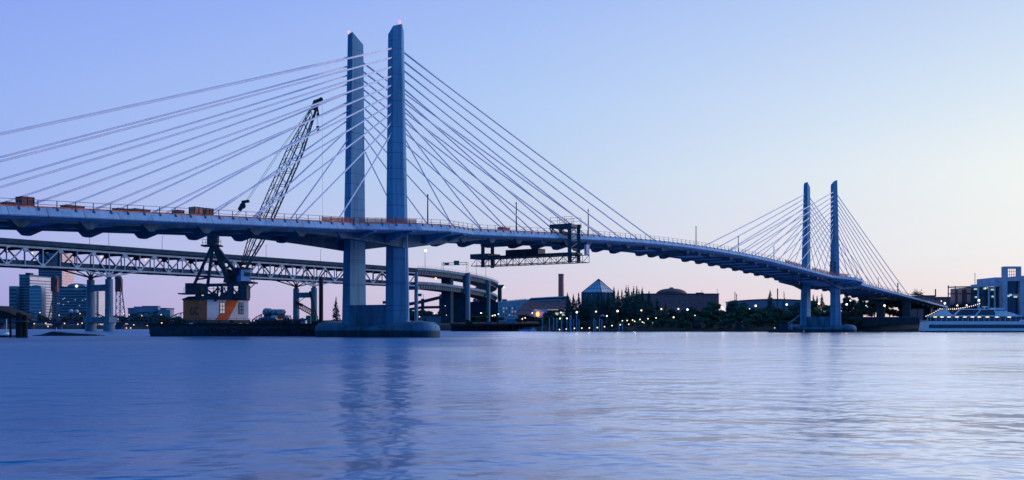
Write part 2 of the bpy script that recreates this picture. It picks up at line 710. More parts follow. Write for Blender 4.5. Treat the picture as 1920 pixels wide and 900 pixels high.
def leg_section(z, tip):
    # share of height: 0 at the base, 1 at the top
    k = max(0, min(1, z / 55.3))
    if z < 20:
        q = z / 20
        return 4.35 - .55 * q, 1.95 - .3 * q, 1.4 - .3 * q, .25 - .05 * q
    q = (z - 20) / 35.3
    return 3.8 - 1.0 * q, 1.65 - .5 * q, 1.1 - .4 * q, .2 - .04 * q


def leg_loop(tt, s, z, tops=None):
    a, b, e, c = leg_section(z if tops is None else 54, 0)
    wi = 4.28
    pts = [(-a / 2, wi), (-a / 2, wi + b), (-c, wi + b + e), (c, wi + b + e), (a / 2, wi + b), (a / 2, wi)]
    return [B(tt + t, s * w, (z if tops is None else tops[i])) for i, (t, w) in enumerate(pts)]


for tt in (0, SPAN):
    for s in (-1, 1):
        tops = [53.2, 54.5, 55.0, 55.0, 54.2, 53.6] if s < 0 else [55.0, 54.7, 54.0, 53.8, 53.4, 53.3]
        lp = [leg_loop(tt, s, z) for z in (1.2, 8, 14, 20, 30, 40, 50)] + [leg_loop(tt, s, 0, tops)]
        leg = part('tower', MB().loft(lp), 'concrete', bridge)
        top = B(tt + (-.2 if s < 0 else -.8), s * 5.9, 55.0)
        if tt == 0:
            part('beacon', MB().tube(top - Vector((0, 0, .6)), top + Vector((0, 0, .3)), .08, .08, 6).ball(top + Vector((0, 0, .45)), .22), 'l_red', leg)
        mb = MB()
        for z in (5.5, 9.5, 13.5, 25, 29.5, 34, 52):       # construction joints
            a, b, e, c = leg_section(z, 0)
            lo = [v for v in leg_loop(tt, s, z)]
            cen = sum(lo, Vector()) / 6
            l0 = [cen + (v - cen) * 1.006 for v in lo]
            mb.loft([l0, [v + Vector((0, 0, .07)) for v in l0]])
        part('joint_band', mb, 'concrete_shaded', leg)
# stay cables
for tt in (0, SPAN):
    for s in (-1, 1):
        for side in (-1, 1):
            for k in range(10):
                a = B(tt + side * 1.1, s * 5.2, 36.3 + 1.6 * k)
                t = tt + side * (CMAIN if (side > 0) == (tt == 0) else CSIDE)[k]
                b = B(t, s * 6.1, zt(t) - .85)
                mb = MB()
                pts = [a.lerp(b, q) + Vector((0, 0, -(.10 + .02 * k) * 4 * q * (1 - q))) for q in [i / 10 for i in range(11)]]
                r = .12 + .005 * k
                d = (b - a).normalized()
                sdv = d.cross(Vector((0, 0, 1))).normalized()
                upv = sdv.cross(d)
                mb.loft([[p_ + (sdv * math.cos(j * math.pi / 3) + upv * math.sin(j * math.pi / 3)) * r for j in range(6)] for p_ in pts])
                if k > 1:                                        # damper collar
                    q = .08
                    p_ = a.lerp(b, q)
                cab = part('stay_cable', mb, 'cable', bridge, True)
# railing, toe board, pier bases
for s in (-1, 1):
    mb, tb = MB(), MB()
    t = T0 + 1
    prev = None
    while t < T1 - 1:
        w = s * (halfw(t) - .62)
        base, topz = B(t, w, zt(t) - .25), B(t, w, zt(t) + .95)
        mb.bar(base, topz, .085)
        if s < 0:
            mb.bar(B(t, s * (halfw(t) - .5), zt(t) + .05), B(t, s * (halfw(t) - .25), zt(t) - .32), .12)
        cur = [B(t, w, zt(t) + h) for h in (.42, .93)]
        if prev:
            for p_, q_ in zip(prev, cur):
                mb.bar(p_, q_, .055)
        prev = cur
        t += 2.45
    part('railing', mb, 'rail', bridge)
    lo = []
    for t in [q for q in ts if q < 66]:
        w = s * (halfw(t) - .86)
        lo.append([B(t, w - .05, zt(t) - .1), B(t, w + .05, zt(t) - .1), B(t, w + .05, zt(t) + .22), B(t, w - .05, zt(t) + .22)])
    part('toe_board', MB().loft(lo), 'orange', bridge)
for tt, L, Wd in ((0, 13.9, 5.2), (SPAN, 13.0, 5.0)):
    def hull(z, k, lift=0):
        pts = []
        for i in range(48):
            th = 2 * math.pi * i / 48
            c_, s_ = math.cos(th), math.sin(th)
            w = L * k * math.copysign(abs(c_) ** .75, c_)
            t = Wd * k * math.copysign(abs(s_) ** .9, s_)
            pts.append(B(tt + t, w, z + lift * (abs(c_) ** 2)))
        return pts
    base = part('pier_base', MB().loft([hull(-3, .96), hull(.1, 1.0), hull(1.15, 1.0, .25), hull(1.5, .985, .55), hull(1.75, .93, .85), hull(1.95, .74, .95), hull(2.1, .3, .2)]), 'pier', bridge, True)
    wall = MB().loft([[B(tt + a, b, z) for a, b in ((-2.3, -4.28), (2.3, -4.28), (2.3, 4.28), (-2.3, 4.28))] for z in (2.0, 5.7)])
    part('pier_wall', wall, 'pier', bridge)
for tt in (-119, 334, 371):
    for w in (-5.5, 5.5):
        part('approach_pier', MB().loft([[B(tt + a, w + b, z) for a, b in ((-1.1, -1.6), (1.1, -1.6), (1.1, 1.6), (-1.1, 1.6))] for z in (-2, zt(tt) - 1.5)]), 'concrete_shaded', bridge)
# drain pipe on the near tower
part('drain_pipe', MB().tube(B(-.9, -8.35, 3), B(-.5, -7.8, 18.6), .16), 'fascia', bridge)

# catenary masts along the middle of the deck
for i, t in enumerate((-15, 14.6, 44.1, 73.9, 133, 163, 192.4, 252, 281.5, 311, 341)):
    if t == -15:
        continue
    nm = ['just right of the big near tower', 'left of the hanging work platform', 'just right of the hanging work platform', 'on the crest of the bridge', 'below the longest far cables', 'close left of the far towers',
          'just right of the far towers', 'half way down the far side span', 'near the foot of the far cables', 'last and thickest mast on the descending far end'][i - 1]
    b = B(t, 0, zt(t) - .85)
    mast = thing('catenary_mast', 'slim dark mast on the bridge deck, ' + nm, 'mast', tuple(b), 'masts along the bridge deck')
    r = .13 if i < 10 else .3
    part('pole', MB().tube(b, b + Vector((0, 0, 7.6)), r * 1.25, r * .8, 8), 'rail', mast)
    part('cap', MB().tube(b + Vector((0, 0, 7.6)), b + Vector((0, 0, 8.0)), r * 1.4, r * .6, 8), 'dark', mast)
    part('base_plate', MB().tube(b, b + Vector((0, 0, .25)), r * 2.6, r * 2.4, 8), 'rail', mast)

# goods and barriers on the near deck
UA = math.atan2(U[1], U[0])


def crate(px, w0, wd, h, label, y=None, m='crate', name='storage_crate', depth=1.2):
    a = (px - 960) / F
    w = w0
    t = (a * (C0[1] + PV[1] * w) - (C0[0] + PV[0] * w)) / (U[0] - a * U[1])
    c = B(t, w, zt(t) - .85)
    o = thing(name, label, 'crate', tuple(c), 'crates and stacks on the bridge deck')
    slope = (zt(t + 1) - zt(t - 1)) / 2
    part('body', MB().box(c + Vector((0, 0, .8 + h / 2)), (wd, depth, h), UA), m, o)
    fr = MB()
    for dx in (-wd / 2, 0, wd / 2):
        for dy in (-depth / 2, depth / 2):
            q = Vector((dx * U[0] - dy * U[1], dx * U[1] + dy * U[0], 0))
            fr.bar(c + q + Vector((0, 0, 0)), c + q + Vector((0, 0, .82 + h)), .12)
    for dy in (-depth / 2 - .02, depth / 2 + .02):
        for hh in (.85, .8 + h - .05):
            q1 = Vector((-wd / 2 * U[0] - dy * U[1], -wd / 2 * U[1] + dy * U[0], hh))
            q2 = Vector((wd / 2 * U[0] - dy * U[1], wd / 2 * U[1] + dy * U[0], hh))
            fr.bar(c + q1, c + q2, .09)
    part('frame', fr, 'rail', o)
    return o


crate(47, -8.3, 1.55, 1.35, 'tall dark red crate standing behind the railing at the far left of the bridge')
crate(136, -8.3, 2.4, .62, 'low dark red stack, first one right of the tall red crate on deck')
crate(20, -8.3, 1.7, .62, 'low dark bundle on the deck left of the tall red crate')
crate(226, -8.3, 1.5, .58, 'short dark stack with uneven top on the deck, left of the longer low stack')
crate(262, -8.3, 2.3, .62, 'long low dark red stack on deck midway between the two tall red crates')
crate(334, -8.3, 1.0, .75, 'small dark red box on deck just left of the pair of orange crates')
crate(368, -8.3, 1.45, 1.3, 'orange brown crate, left one of the touching pair on deck', m='orange')
crate(388, -8.3, 1.2, 1.22, 'darker red crate, right one of the touching pair on deck')
crate(944, -8.3, 2.2, .8, 'low red machine frame on the deck between the near tower and the work platform', m='redmesh', name='machine_crate')
def edge_t(px, w):
    a = (px - 960) / F
    return (a * (C0[1] + PV[1] * w) - (C0[0] + PV[0] * w)) / (U[0] - a * U[1])


for pa, pb, lab in ((636, 694, 'orange mesh fence on the deck edge before the left near tower'), (700, 776, 'orange mesh fence on the deck edge before the right near tower'),
                    (1494, 1524, 'orange mesh fence on the deck edge before the left far tower'), (1544, 1592, 'orange mesh fence on the deck edge before the right far tower')):
    ta, tb0 = edge_t(pa, -12.6), edge_t(pb, -12.6)
    mb = MB()
    o = thing('safety_fence', lab, 'fence', tuple(B(ta, -(halfw(ta) - 1.1), zt(ta) - .8)), 'orange safety fences on the deck edge')
    nseg = 14
    pts = [B(t, -(halfw(t) - 1.12), zt(t)) for t in [ta + (tb0 - ta) * i / nseg for i in range(nseg + 1)]]
    for p0, p1 in zip(pts, pts[1:]):
        for h in [-.1 + .13 * i for i in range(8)]:
            mb.bar(p0 + Vector((0, 0, h)), p1 + Vector((0, 0, h)), .03, .085)
        for q in (0, .33, .66):
            c = p0.lerp(p1, q)
            mb.bar(c + Vector((0, 0, -.1)), c + Vector((0, 0, .85)), .05)
    part('mesh', mb, 'redmesh', o)
    for k in (0, nseg // 3, 2 * nseg // 3, nseg):
        part('post', MB().bar(pts[k] + Vector((0, 0, -.8)), pts[k] + Vector((0, 0, .95)), .1), 'orange', o)
# scaffold left on the far tower
c = B(SPAN - 5, -6.2, zt(SPAN) - .85)
o = thing('scaffold', 'spindly dark scaffold standing left of the right far tower', 'scaffold', tuple(c))
mb, pl = MB(), MB()
for dx in (-1, 1):
    for dy in (-.8, .8):
        mb.bar(c + Vector((dx, dy, 0)), c + Vector((dx * .7, dy * .7, 7)), .16)
for h in (1, 2.4, 3.8, 5.2, 6.6):
    mb.bar(c + Vector((-1, -.8, h)), c + Vector((1, .8, h)), .13)
    mb.bar(c + Vector((-1, .8, h)), c + Vector((1, -.8, h + 1)), .1)
    pl.box(c + Vector((0, 0, h)), (1.7, 1.4, .1))
part('frame', mb, 'rust', o)
part('platform', pl, 'crate', o)
c = B(SPAN - 14, -7.5, zt(SPAN) - .85)
o = thing('access_lift', 'dark red access lift parked on the deck before the right far tower', 'lift', tuple(c))
part('chassis', MB().box(c + Vector((0, 0, .9)), (2.8, 1.4, .8), UA), 'crate', o)
part('boom', MB().bar(c + Vector((0, 0, 1.3)), c + Vector((1.4, 1.6, 3.2)), .3), 'rust', o)
for dx in (-.9, .9):
    part('wheel', MB().tube(c + Vector((dx * U[0] + .7 * U[1], dx * U[1] - .7 * U[0], .4)), c + Vector((dx * U[0] - .7 * U[1], dx * U[1] + .7 * U[0], .4)), .4, n=10), 'black', o)

# ------------------------------------------------------------------ hanging work platform under mid span
tv = thing('work_platform', 'dark steel work platform slung under the bridge deck from a tall hooked frame', 'platform', tuple(B(49, 0, 15.6)))
TA, TBt = 47.6, 51.2
mb = MB()
for t in (TA, TBt):
    mb.bar(B(t, -11.2, 15.5), B(t, -11.2, 23.6), .75)
part('hanger_post', mb, 'dark', tv)
mb = MB()
for t in (TA, TBt):
    mb.bar(B(t, -11.8, 23.2), B(t, -6.4, 23.2), .5, .75)
for w in (-11.2, -6.4):
    mb.bar(B(TA, w, 23.2), B(TBt, w, 23.2), .4, .6)
for t in (TA, TBt):
    for w in (-9.4, -7.2):
        mb.bar(B(t, w, 22.9), B(t, w + 1.0, 21.2), .22)
        mb.bar(B(t, w + 1, 22.9), B(t, w, 21.2), .22)
for z in (16.5, 18.3, 20.2, 21.6):
    mb.bar(B(TA, -11.2, z), B(TBt, -11.2, z + 1.6), .2)
    mb.bar(B(TA, -11.2, z), B(TBt, -11.2, z), .2)
part('top_frame', mb, 'dark', tv)
mb = MB()
for w in (-11.8, -10, -8.2, -6.4):
    for t in (TA, TBt):
        mb.bar(B(t, w, 23.5), B(t, w, 25.1), .07)
for h in (24.3, 25.0):
    for t in (TA, TBt):
        mb.bar(B(t, -11.8, h), B(t, -6.4, h), .06)
part('guard_rail', mb, 'rail', tv)
for w in (-9.1, -7.0):
    part('wheel', MB().tube(B(TA - .2, w, 21.5), B(TBt + .2, w, 21.5), .6, n=14), 'crate', tv)
mb = MB()
W0, W1 = -13.6, 14.5
n = 17
for t in (TA - .4, TBt + .4):
    for z in (15.45, 17.05):
        mb.bar(B(t, W0, z), B(t, W1, z), .16)
    for i in range(n):
        w = W0 + (W1 - W0) * i / n
        w2 = W0 + (W1 - W0) * (i + 1) / n
        mb.bar(B(t, w, 15.45), B(t, w, 17.05), .1)
        mb.bar(B(t, w if i % 2 else w2, 15.45), B(t, w2 if i % 2 else w, 17.05), .09)
for i in range(n + 1):
    w = W0 + (W1 - W0) * i / n
    mb.bar(B(TA - .4, w, 15.45), B(TBt + .4, w, 15.45), .09)
part('truss', mb, 'dark', tv)
part('walkway', MB().loft([[B(t, w, z) for t, z in ((TA - .3, 17.1), (TBt + .3, 17.1), (TBt + .3, 17.5), (TA - .3, 17.5))] for w in (W0 + 1.6, W1)]), 'dark', tv)
part('end_box', MB().loft([[B(t, w, z) for t, z in ((TA - .5, 17.0), (TBt + .5, 17.0), (TBt + .5, 18.1), (TA - .5, 18.1))] for w in (9.6, W1 + .2)]), 'dark', tv)
part('screen', MB().loft([[B(t, w, z) for t, z in ((TA + .4, 17.51), (TBt - .4, 17.51), (TBt - .4, 18.7), (TA + .4, 18.7))] for w in (-3.0, 5.6)]), 'dark', tv)
part('mesh_screen', MB().loft([[B(t, w, z) for t, z in ((TBt - .8, 17.1), (TBt + .5, 17.1), (TBt + .5, 19.2), (TBt - .8, 19.2))] for w in (W0, W0 + .5)]), 'tarp', tv)
mb = MB()
for t in (TA, TBt):
    mb.bar(B(t, 11.5, 15.1), B(t, 11.5, 20.6), .8)
    mb.bar(B(t, 6.4, 20.0), B(t, 12, 20.0), .4)
part('rear_hanger', mb, 'dark', tv)
# small traveller left under the far haunch
c = B(203, -4, 16.6)
o = thing('small_platform', 'small dark work cradle hanging under the deck left of the far towers', 'platform', tuple(c))
part('cradle', MB().box(c, (4.2, 1.6, .7), UA + .3), 'dark', o)
part('hanger', MB().bar(c + Vector((-1.4, 0, 0)), c + Vector((-1.4, 0, 3.0)), .25).bar(c + Vector((1.2, .5, 0)), c + Vector((1.2, .5, 3.2)), .25), 'dark', o)

# ------------------------------------------------------------------ double-deck truss bridge behind
V = (.5655, .8247)
Q = (-.8247, .5655)
M0 = (-190.0, 495.0)


def T(t, w, z):
    return Vector((M0[0] + V[0] * t + Q[0] * w, M0[1] + V[1] * t + Q[1] * w, z))


tb = thing('truss_bridge', 'grey steel double-deck truss bridge crossing behind the cable-stayed bridge', 'bridge', tuple(T(0, 0, 0)))
PAN = 8.375
T_A, T_B = -92, 226
BW = 14.5
ZT, ZB = 37.2, 28.9


def zb(t):
    d = min(abs(t), abs(t - 134))
    return ZB - (3.2 * (1 - d / 16.75) if d < 16.75 else 0)


for w in (0, BW):
    mb = MB()
    mb.bar(T(T_A, w, ZT), T(T_B, w, ZT), .75, .9)
    mb.bar(T(T_A, w, ZB), T(T_B, w, ZB), .7, .8)
    for pt in (0, 134):
        for sgn in (-1, 1):
            mb.bar(T(pt + sgn * 16.75, w, ZB), T(pt, w, ZB - 3.3), .6)
            mb.bar(T(pt + sgn * 8.375, w, ZB), T(pt, w, ZB - 3.3), .4)
    i = 0
    k0 = -11
    for k in range(k0, 28):
        t = k * PAN
        if t > T_B - 1:
            break
        low = ZB - (3.2 if k in (0, 16) else 0)
        mb.bar(T(t, w, low), T(t, w, ZT), .5 if k % 2 == 0 else .42)
        t2 = t + PAN
        if k % 2 == 0:                                         # bottom node -> top node
            mb.bar(T(t, w, low), T(t2, w, ZT), .55)
        else:
            low2 = ZB - (3.2 if (k + 1) in (0, 16) else 0)
            mb.bar(T(t, w, ZT), T(t2, w, low2), .55)
            gz = T(t, w, ZT - .8)
            mb.loft([[gz + Vector((V[0] * a, V[1] * a, b)) + Vector((Q[0] * c_, Q[1] * c_, 0)) for a, b in ((-1.3, .6), (1.3, .6), (.6, -1.2), (-.6, -1.2))] for c_ in (-.42, .42)])
        if k % 2 == 0:
            gz = T(t, w, low)
            mb.loft([[gz + Vector((V[0] * a, V[1] * a, b)) + Vector((Q[0] * c_, Q[1] * c_, 0)) for a, b in ((-1.4, -.5), (1.4, -.5), (.7, 1.3), (-.7, 1.3))] for c_ in (-.42, .42)])
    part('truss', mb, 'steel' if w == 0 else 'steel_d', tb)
for k in range(-11, 27):
    t = k * PAN
    part('cross_beam', MB().bar(T(t, .3, ZT - .4), T(t, BW - .3, ZT - .4), .4, 1.5), 'steel_d', tb)
    part('cross_beam', MB().bar(T(t, .3, ZB + .1), T(t, BW - .3, ZB + .1), .4, 1.0), 'steel_d', tb)


def slab(fn, ta, tb_, w0, w1, z0, z1, step=20):
    n = max(1, int((tb_ - ta) / step))
    return MB().loft([[fn(ta + (tb_ - ta) * i / n, w, z) for w, z in ((w0, z0), (w1, z0), (w1, z1), (w0, z1))] for i in range(n + 1)])


part('upper_deck', slab(T, T_A, T_B, -1.2, BW + 1.2, ZT + .9, ZT + 1.7), 'steel_d', tb)
part('lower_deck', slab(T, T_A, T_B, .6, BW - .6, ZB + .65, ZB + 1.1), 'steel_d', tb)
for w in (-1.3, BW + 1.1):
    part('parapet', slab(T, T_A, T_B, w, w + .25, ZT + 1.0, ZT + 3.1), 'steel_d', tb)
for w in (.5, BW - .7):
    part('parapet', slab(T, T_A, T_B, w, w + .22, ZB + .6, ZB + 2.4), 'steel_d', tb)
for pt in (0, 134):
    for w in (0, BW):
        col = part('pier_column', MB().tube(T(pt, w, 0 if pt == 0 else -2), T(pt, w, 24.6), 1.95, 1.75, 20), 'column', tb, False)
        part('bearing', MB().tube(T(pt, w, 24.6), T(pt, w, 25.6), 1.2, .9, 10), 'steel_d', col)
        part('collar', MB().tube(T(pt, w, -2), T(pt, w, 4.2), 2.7, 2.5, 20), 'column', col)
    part('pier_strut', MB().bar(T(pt, 1.5, 20.6), T(pt, BW - 1.5, 20.6), 2.2, 3.0), 'column', tb)
    part('pier_wall', MB().bar(T(pt, -3.2, 5.4), T(pt, BW + 3.2, 5.4), 4.4, 2.6), 'column', tb)
for w in (0, BW):
    part('pier_column', MB().tube(T(226, w, 0), T(226, w, 38), 1.3, 1.2, 16), 'ramp', tb)
part('pier_cap', MB().bar(T(226, -2, 27.3), T(226, BW + 2, 27.3), 2.2, 2.0), 'ramp', tb)
for px, y in ((13, 462), (190, 472), (273, 474), (392, 481), (455, 484)):
    a = (px - 960) / F
    w = 5
    t = (a * (M0[1] + Q[1] * w) - (M0[0] + Q[0] * w)) / (V[0] - a * V[1])
    c = T(t, w, ZT - 2.0)
    part('deck_lamp', MB().ball(c, .42), 'l_warm', tb)
for px, w in ((60, 2), (521, 2)):
    a = (px - 960) / F
    t = (a * (M0[1] + Q[1] * w) - (M0[0] + Q[0] * w)) / (V[0] - a * V[1])
    part('deck_lamp', MB().ball(T(t, w, ZT - 2.6), .55), 'l_warm', tb)
# thin lamp standards on the upper deck
for i, (px, y) in enumerate(((168, 437), (204, 445), (304, 452), (499, 466), (601, 478))):
    a = (px - 960) / F
    w = BW
    t = (a * (M0[1] + Q[1] * w) - (M0[0] + Q[0] * w)) / (V[0] - a * V[1])
    c = T(t, w, ZT + 1.7)
    o = thing('road_lamp', 'thin lamp standard on top of the truss bridge, %s from the left' % ordw(i), 'lamp', tuple(c), 'lamp standards on the truss bridge')
    part('pole', MB().tube(c, c + Vector((0, 0, 9.5)), .13, .08, 6), 'steel_d', o)
    part('arm', MB().bar(c + Vector((0, 0, 9.4)), c + Vector((1.6 * Q[0] * -1, 1.6 * Q[1] * -1, 9.7)), .1), 'steel_d', o)

# ------------------------------------------------------------------ curving double-deck ramps
M['ramp_girder'] = mat('ramp_girder_paint', (.11, .16, .20), .7, .2, .3)
rp = thing('curved_ramp', 'double-deck concrete motorway ramp curving away behind the near tower on tall columns', 'viaduct', tuple(T(260, 0, 0)))
RS = T(226, 0, 0)
RR = 285.0
CX, CY = RS.x + Q[0] * RR, RS.y + Q[1] * RR


def RP(s, w, z):
    th = math.atan2(RS.y - CY, RS.x - CX) + s / RR
    r = RR - w
    return Vector((CX + r * math.cos(th), CY + r * math.sin(th), z))


def zup(s):
    return 40.2 - .022 * max(0, s - 20)


def zlo(s):
    return 31.2 - .03 * max(0, s - 20)


SE = 330
for nm, zf, w0, w1 in (('upper', zup, -1.3, BW + 1.3), ('lower', zlo, -.6, BW + .6)):
    loops, par, gir, fl = [], [], [], []
    for i in range(45):
        s = SE * i / 44
        z = zf(s)
        loops.append([RP(s, w, zz) for w, zz in ((w0, z - 1.2), (w1, z - 1.2), (w1, z - .6), (w0, z - .6))])
        par.append([RP(s, w, zz) for w, zz in ((w0 - .05, z - .9), (w0 + .25, z - .9), (w0 + .25, z + .5), (w0 - .05, z + .5))])
        gir.append([RP(s, w, zz) for w, zz in ((w0 + 1.5, z - 3.9), (w1 - 1.5, z - 3.9), (w1 - .9, z - 1.21), (w0 + .9, z - 1.21))])
    part('road_deck', MB().loft(loops), 'ramp', rp)
    part('parapet', MB().loft(par), 'ramp', rp)
    rb = MB().loft(gir)
    for i in range(120):
        s = SE * i / 120
        z = zf(s)
        rb.bar(RP(s, w0 + .75, z - 1.25), RP(s, w0 + 1.28, z - 3.6), .3)
    part('box_girder', rb, M['ramp_girder'], rp)
    if nm == 'upper':
        rl = MB()
        for i in range(66):
            s = SE * i / 66
            rl.bar(RP(s, w0, zf(s) + .5), RP(s, w0, zf(s) + 1.5), .1)
            rl.bar(RP(s, w0, zf(s) + 1.5), RP(s + SE / 66, w0, zf(s + SE / 66) + 1.5), .1)
        part('railing', rl, 'steel_d', rp)


def ramp_s(px, w):
    best = min(range(0, 1800), key=lambda i: abs(960 + F * RP(i * .1, w, 0).x / RP(i * .1, w, 0).y - px))
    return best * .1


for px, w, r in ((877, -2.2, 1.75), (916, -2.0, 1.25)):
    s = ramp_s(px, w)
    c = RP(s, w, 0)
    col = part('column', MB().tube(RP(s, w, 0), RP(s, w, zup(s) + (.8 if px == 877 else -1.5)), r, r, 18), 'ramp', rp)
    part('cross_arm', MB().bar(RP(s, w, zup(s) - 2.4), RP(s, BW + 2, zup(s) - 2.4), 2.2, 2.6), 'ramp', col)
    part('cross_arm', MB().bar(RP(s, w, zlo(s) - 2.4), RP(s, BW + 2, zlo(s) - 2.4), 2.2, 2.6), 'ramp', col)
    part('footing', MB().box((c.x, c.y, 2), (r * 4, r * 3, 7)), 'ramp', col)
    part('column', MB().tube(RP(s, BW + 2, 0), RP(s, BW + 2, zup(s) - 1), r, r, 14), 'steel_d', rp)
s = ramp_s(838, 6)
part('pier_wall', MB().loft([[RP(s + a, b, z) for a, b in ((-2, 2), (2, 2), (2, 9), (-2, 9))] for z in (0, zup(s) - 3.9)]), 'steel_d', rp)
part('anchor_wall', MB().loft([[P(px, 600, Yd).xy.to_3d() + Vector((0, 0, z)) for px, Yd in ((846, 735), (874, 735), (874, 752), (846, 752))] for z in (0, Z(551, 735))]), 'steel_d', rp)
part('anchor_wall', MB().loft([[P(px, 600, Yd).xy.to_3d() + Vector((0, 0, z)) for px, Yd in ((880, 800), (933, 800), (933, 812), (880, 812))] for z in (0, Z(566, 800))]), 'steel_d', rp)
for px, y, Yd in ((811, 514, 700), (817, 522, 705)):
    part('deck_lamp', MB().ball(P(px, y, Yd), .7), 'l_warm', rp)
# dark column with brackets at the far end of the curve
s = 168
c = P(937, 600, 880)
o = thing('bent_column', 'dark slender column with stub cross arms at the right end of the curved ramp', 'column', (c.x, c.y, 4))
part('shaft', MB().tube((c.x, c.y, 3), (c.x, c.y, Z(536, 880)), 1.9, 1.7, 14), 'steel_d', o)
part('stub_arm', MB().box((c.x + .5, c.y, Z(537, 880)), (6, 3, 2.6)), 'steel_d', o)
part('flood_lamp', MB().ball((c.x - 3.2, c.y - 2.5, Z(540, 880)), .7).ball((c.x + 3.4, c.y - 2.5, Z(539, 880)), .7).ball((c.x - 3.4, c.y - 2.5, Z(563, 880)), .7), 'l_cool', o)
# sign gantry on the ramp
Yg = 735
o = thing('sign_gantry', 'road gantry over the ramp carrying two blank green signs', 'sign', tuple(P(855, 505, Yg)))
mb = MB()
for px, y in ((830, 506), (876, 510)):
    for dx in (-.6, .6):
        a, b = P(px, y, Yg), P(px, 491, Yg)
        mb.bar(a + Vector((dx, 0, 0)), b + Vector((dx, 0, 0)), .22)
for y in (492, 496.5):
    mb.bar(P(829, y + 1, Yg), P(877, y - .5, Yg), .28)
for k in range(12):
    p0, p1 = 829 + 4 * k, 833 + 4 * k
    mb.bar(P(p0, 492 if k % 2 else 496.5, Yg), P(p1, 496.5 if k % 2 else 492, Yg), .16)
part('frame', mb, 'steel_d', o)
part('sign_panel', MB().box(P(837.5, 494.5, Yg - .8), (3.4, .3, 1.7)), 'green', o)
part('sign_panel', MB().box(P(856, 493, Yg - .8), (3.8, .3, 3.2)), 'green', o)
# second, lower ramp farther back
Yl = 1000
lr = thing('low_ramp', 'low dark motorway ramp rising behind the columns of the curved ramp', 'viaduct', (X(800, Yl), Yl, 4))
lp = []
for px, y in ((690, 585), (740, 572), (790, 563), (840, 551), (890, 545)):
    z = Z(y, Yl)
    x = X(px, Yl)
    lp.append([(x, Yl, z - 2.6), (x, Yl + 14, z - 2.6), (x, Yl + 14, z), (x, Yl, z)])
part('road_deck', MB().loft(lp), 'steel_d', lr)
lp = []
for px, y in ((690, 590), (790, 574), (890, 572)):
    z = Z(y, Yl - 30)
    x = X(px, Yl - 30)
    lp.append([(x, Yl - 30, z - 2.2), (x, Yl - 18, z - 2.2), (x, Yl - 18, z), (x, Yl - 30, z)])
part('lower_road', MB().loft(lp), 'steel_d', lr)
for px in (792, 826, 868, 890):
    part('column', MB().tube((X(px, Yl), Yl + 3, 3), (X(px, Yl), Yl + 3, Z(560, Yl)), 1.6, n=10), 'steel_d', lr)
for px, y, lab in ((787, 553, 'small green road sign on a pole above the low dark ramp'), (721, 567, 'small dark road sign seen between the two near tower legs')):
    Ys = 960
    o = thing('road_sign', lab, 'sign', tuple(P(px + 7, y + 6, Ys)))
    part('sign_panel', MB().box(P(px, y, Ys), (3.6, .3, 2.6)), 'green' if px > 750 else 'steel_d', o)
    part('pole', MB().bar(P(px + 7, y + 14, Ys), P(px + 7, y - 1, Ys), .3).bar(P(px + 7, y - 1, Ys), P(px, y - 1, Ys + .3), .25), 'steel_d', o)
for i, (px, y0, y1, Yd, lab) in enumerate(((800, 466, 505, 760, 'tall road lamp with one bright globe shining right of the near tower, above the ramp'),)):
    c = P(797, y1, Yd)
    o = thing('road_lamp', lab, 'lamp', tuple(c))
    part('pole', MB().tube(c, P(797, 472, Yd), .16, .1, 6), 'steel_d', o)
    part('globe', MB().ball(P(798, 470, Yd), .95), 'l_white', o)
for i, (px, y0, y1) in enumerate(((893, 493, 516), (911, 488, 521))):
    c = P(px, y1, 800)
    o = thing('road_lamp', 'unlit slender lamp standard above the curved ramp, ' + ('left' if i == 0 else 'right') + ' one of two right of the gantry', 'lamp', tuple(c))
    part('pole', MB().tube(c, P(px, y0, 800), .14, .09, 6), 'steel_d', o)
    part('arm', MB().bar(P(px, y0, 800), P(px - 2.5, y0 - .4, 800), .12), 'steel_d', o)

# ------------------------------------------------------------------ derrick barge
DK = 2.45
bg = thing('barge', 'long low black barge hung with tyres below the orange and white crane', 'barge', (-52, 207, 0))
part('hull', MB().loft([[(x, y, z) for x, y in ((-69.2 + e, 200 + e * .3), (-33 - e, 200 + e * .3), (-33 - e, 216), (-69.2 + e, 216))] for z, e in ((-1, .6), (.6, .1), (DK, 0))]), 'black', bg)
part('rubbing_strake', MB().box((-51.5, 199.95, DK - .18), (37, .14, .3)), 'timber', bg)
for i in range(17):
    x = -58.5 + i * 1.42
    part('tyre_fender', MB().torus((x, 199.78, 1.15 + .12 * math.sin(i * 2.1)), .42, .14, (0, 1, 0)), 'rust' if i % 4 else 'dark', bg)
for x in (-69, -63, -56, -49, -42, -36):
    part('bollard', MB().tube((x, 200.6, DK), (x, 200.6, DK + .55), .17, .2, 8), 'dark', bg)
rl = MB()
for i in range(16):
    x = -69.5 + i * 1.3
    rl.bar((x, 200.35, DK), (x, 200.35, DK + 1.0), .05)
rl.bar((-69.5, 200.35, DK + 1), (-50, 200.35, DK + 1), .045)
part('railing', rl, 'rail', bg)
part('deck_lamp', MB().ball((X(302, 200), 200.4, DK + .1), .13), 'l_warm', bg)

# the crane on it
YC = 206.0
cr = thing('barge_crane', 'tall lattice-boom crane with orange and white house standing on the black barge', 'crane', (X(405, YC), YC, DK))
th = R(50)
e1 = Vector((math.cos(th), math.sin(th), 0))
e2 = Vector((-math.sin(th), math.cos(th), 0))
cor = P(388, 600, 202.4)
cor.z = 0
LW, LS = 9.6, 8.0


def H(a, b, z):
    return cor + e1 * a + e2 * b + Vector((0, 0, z))


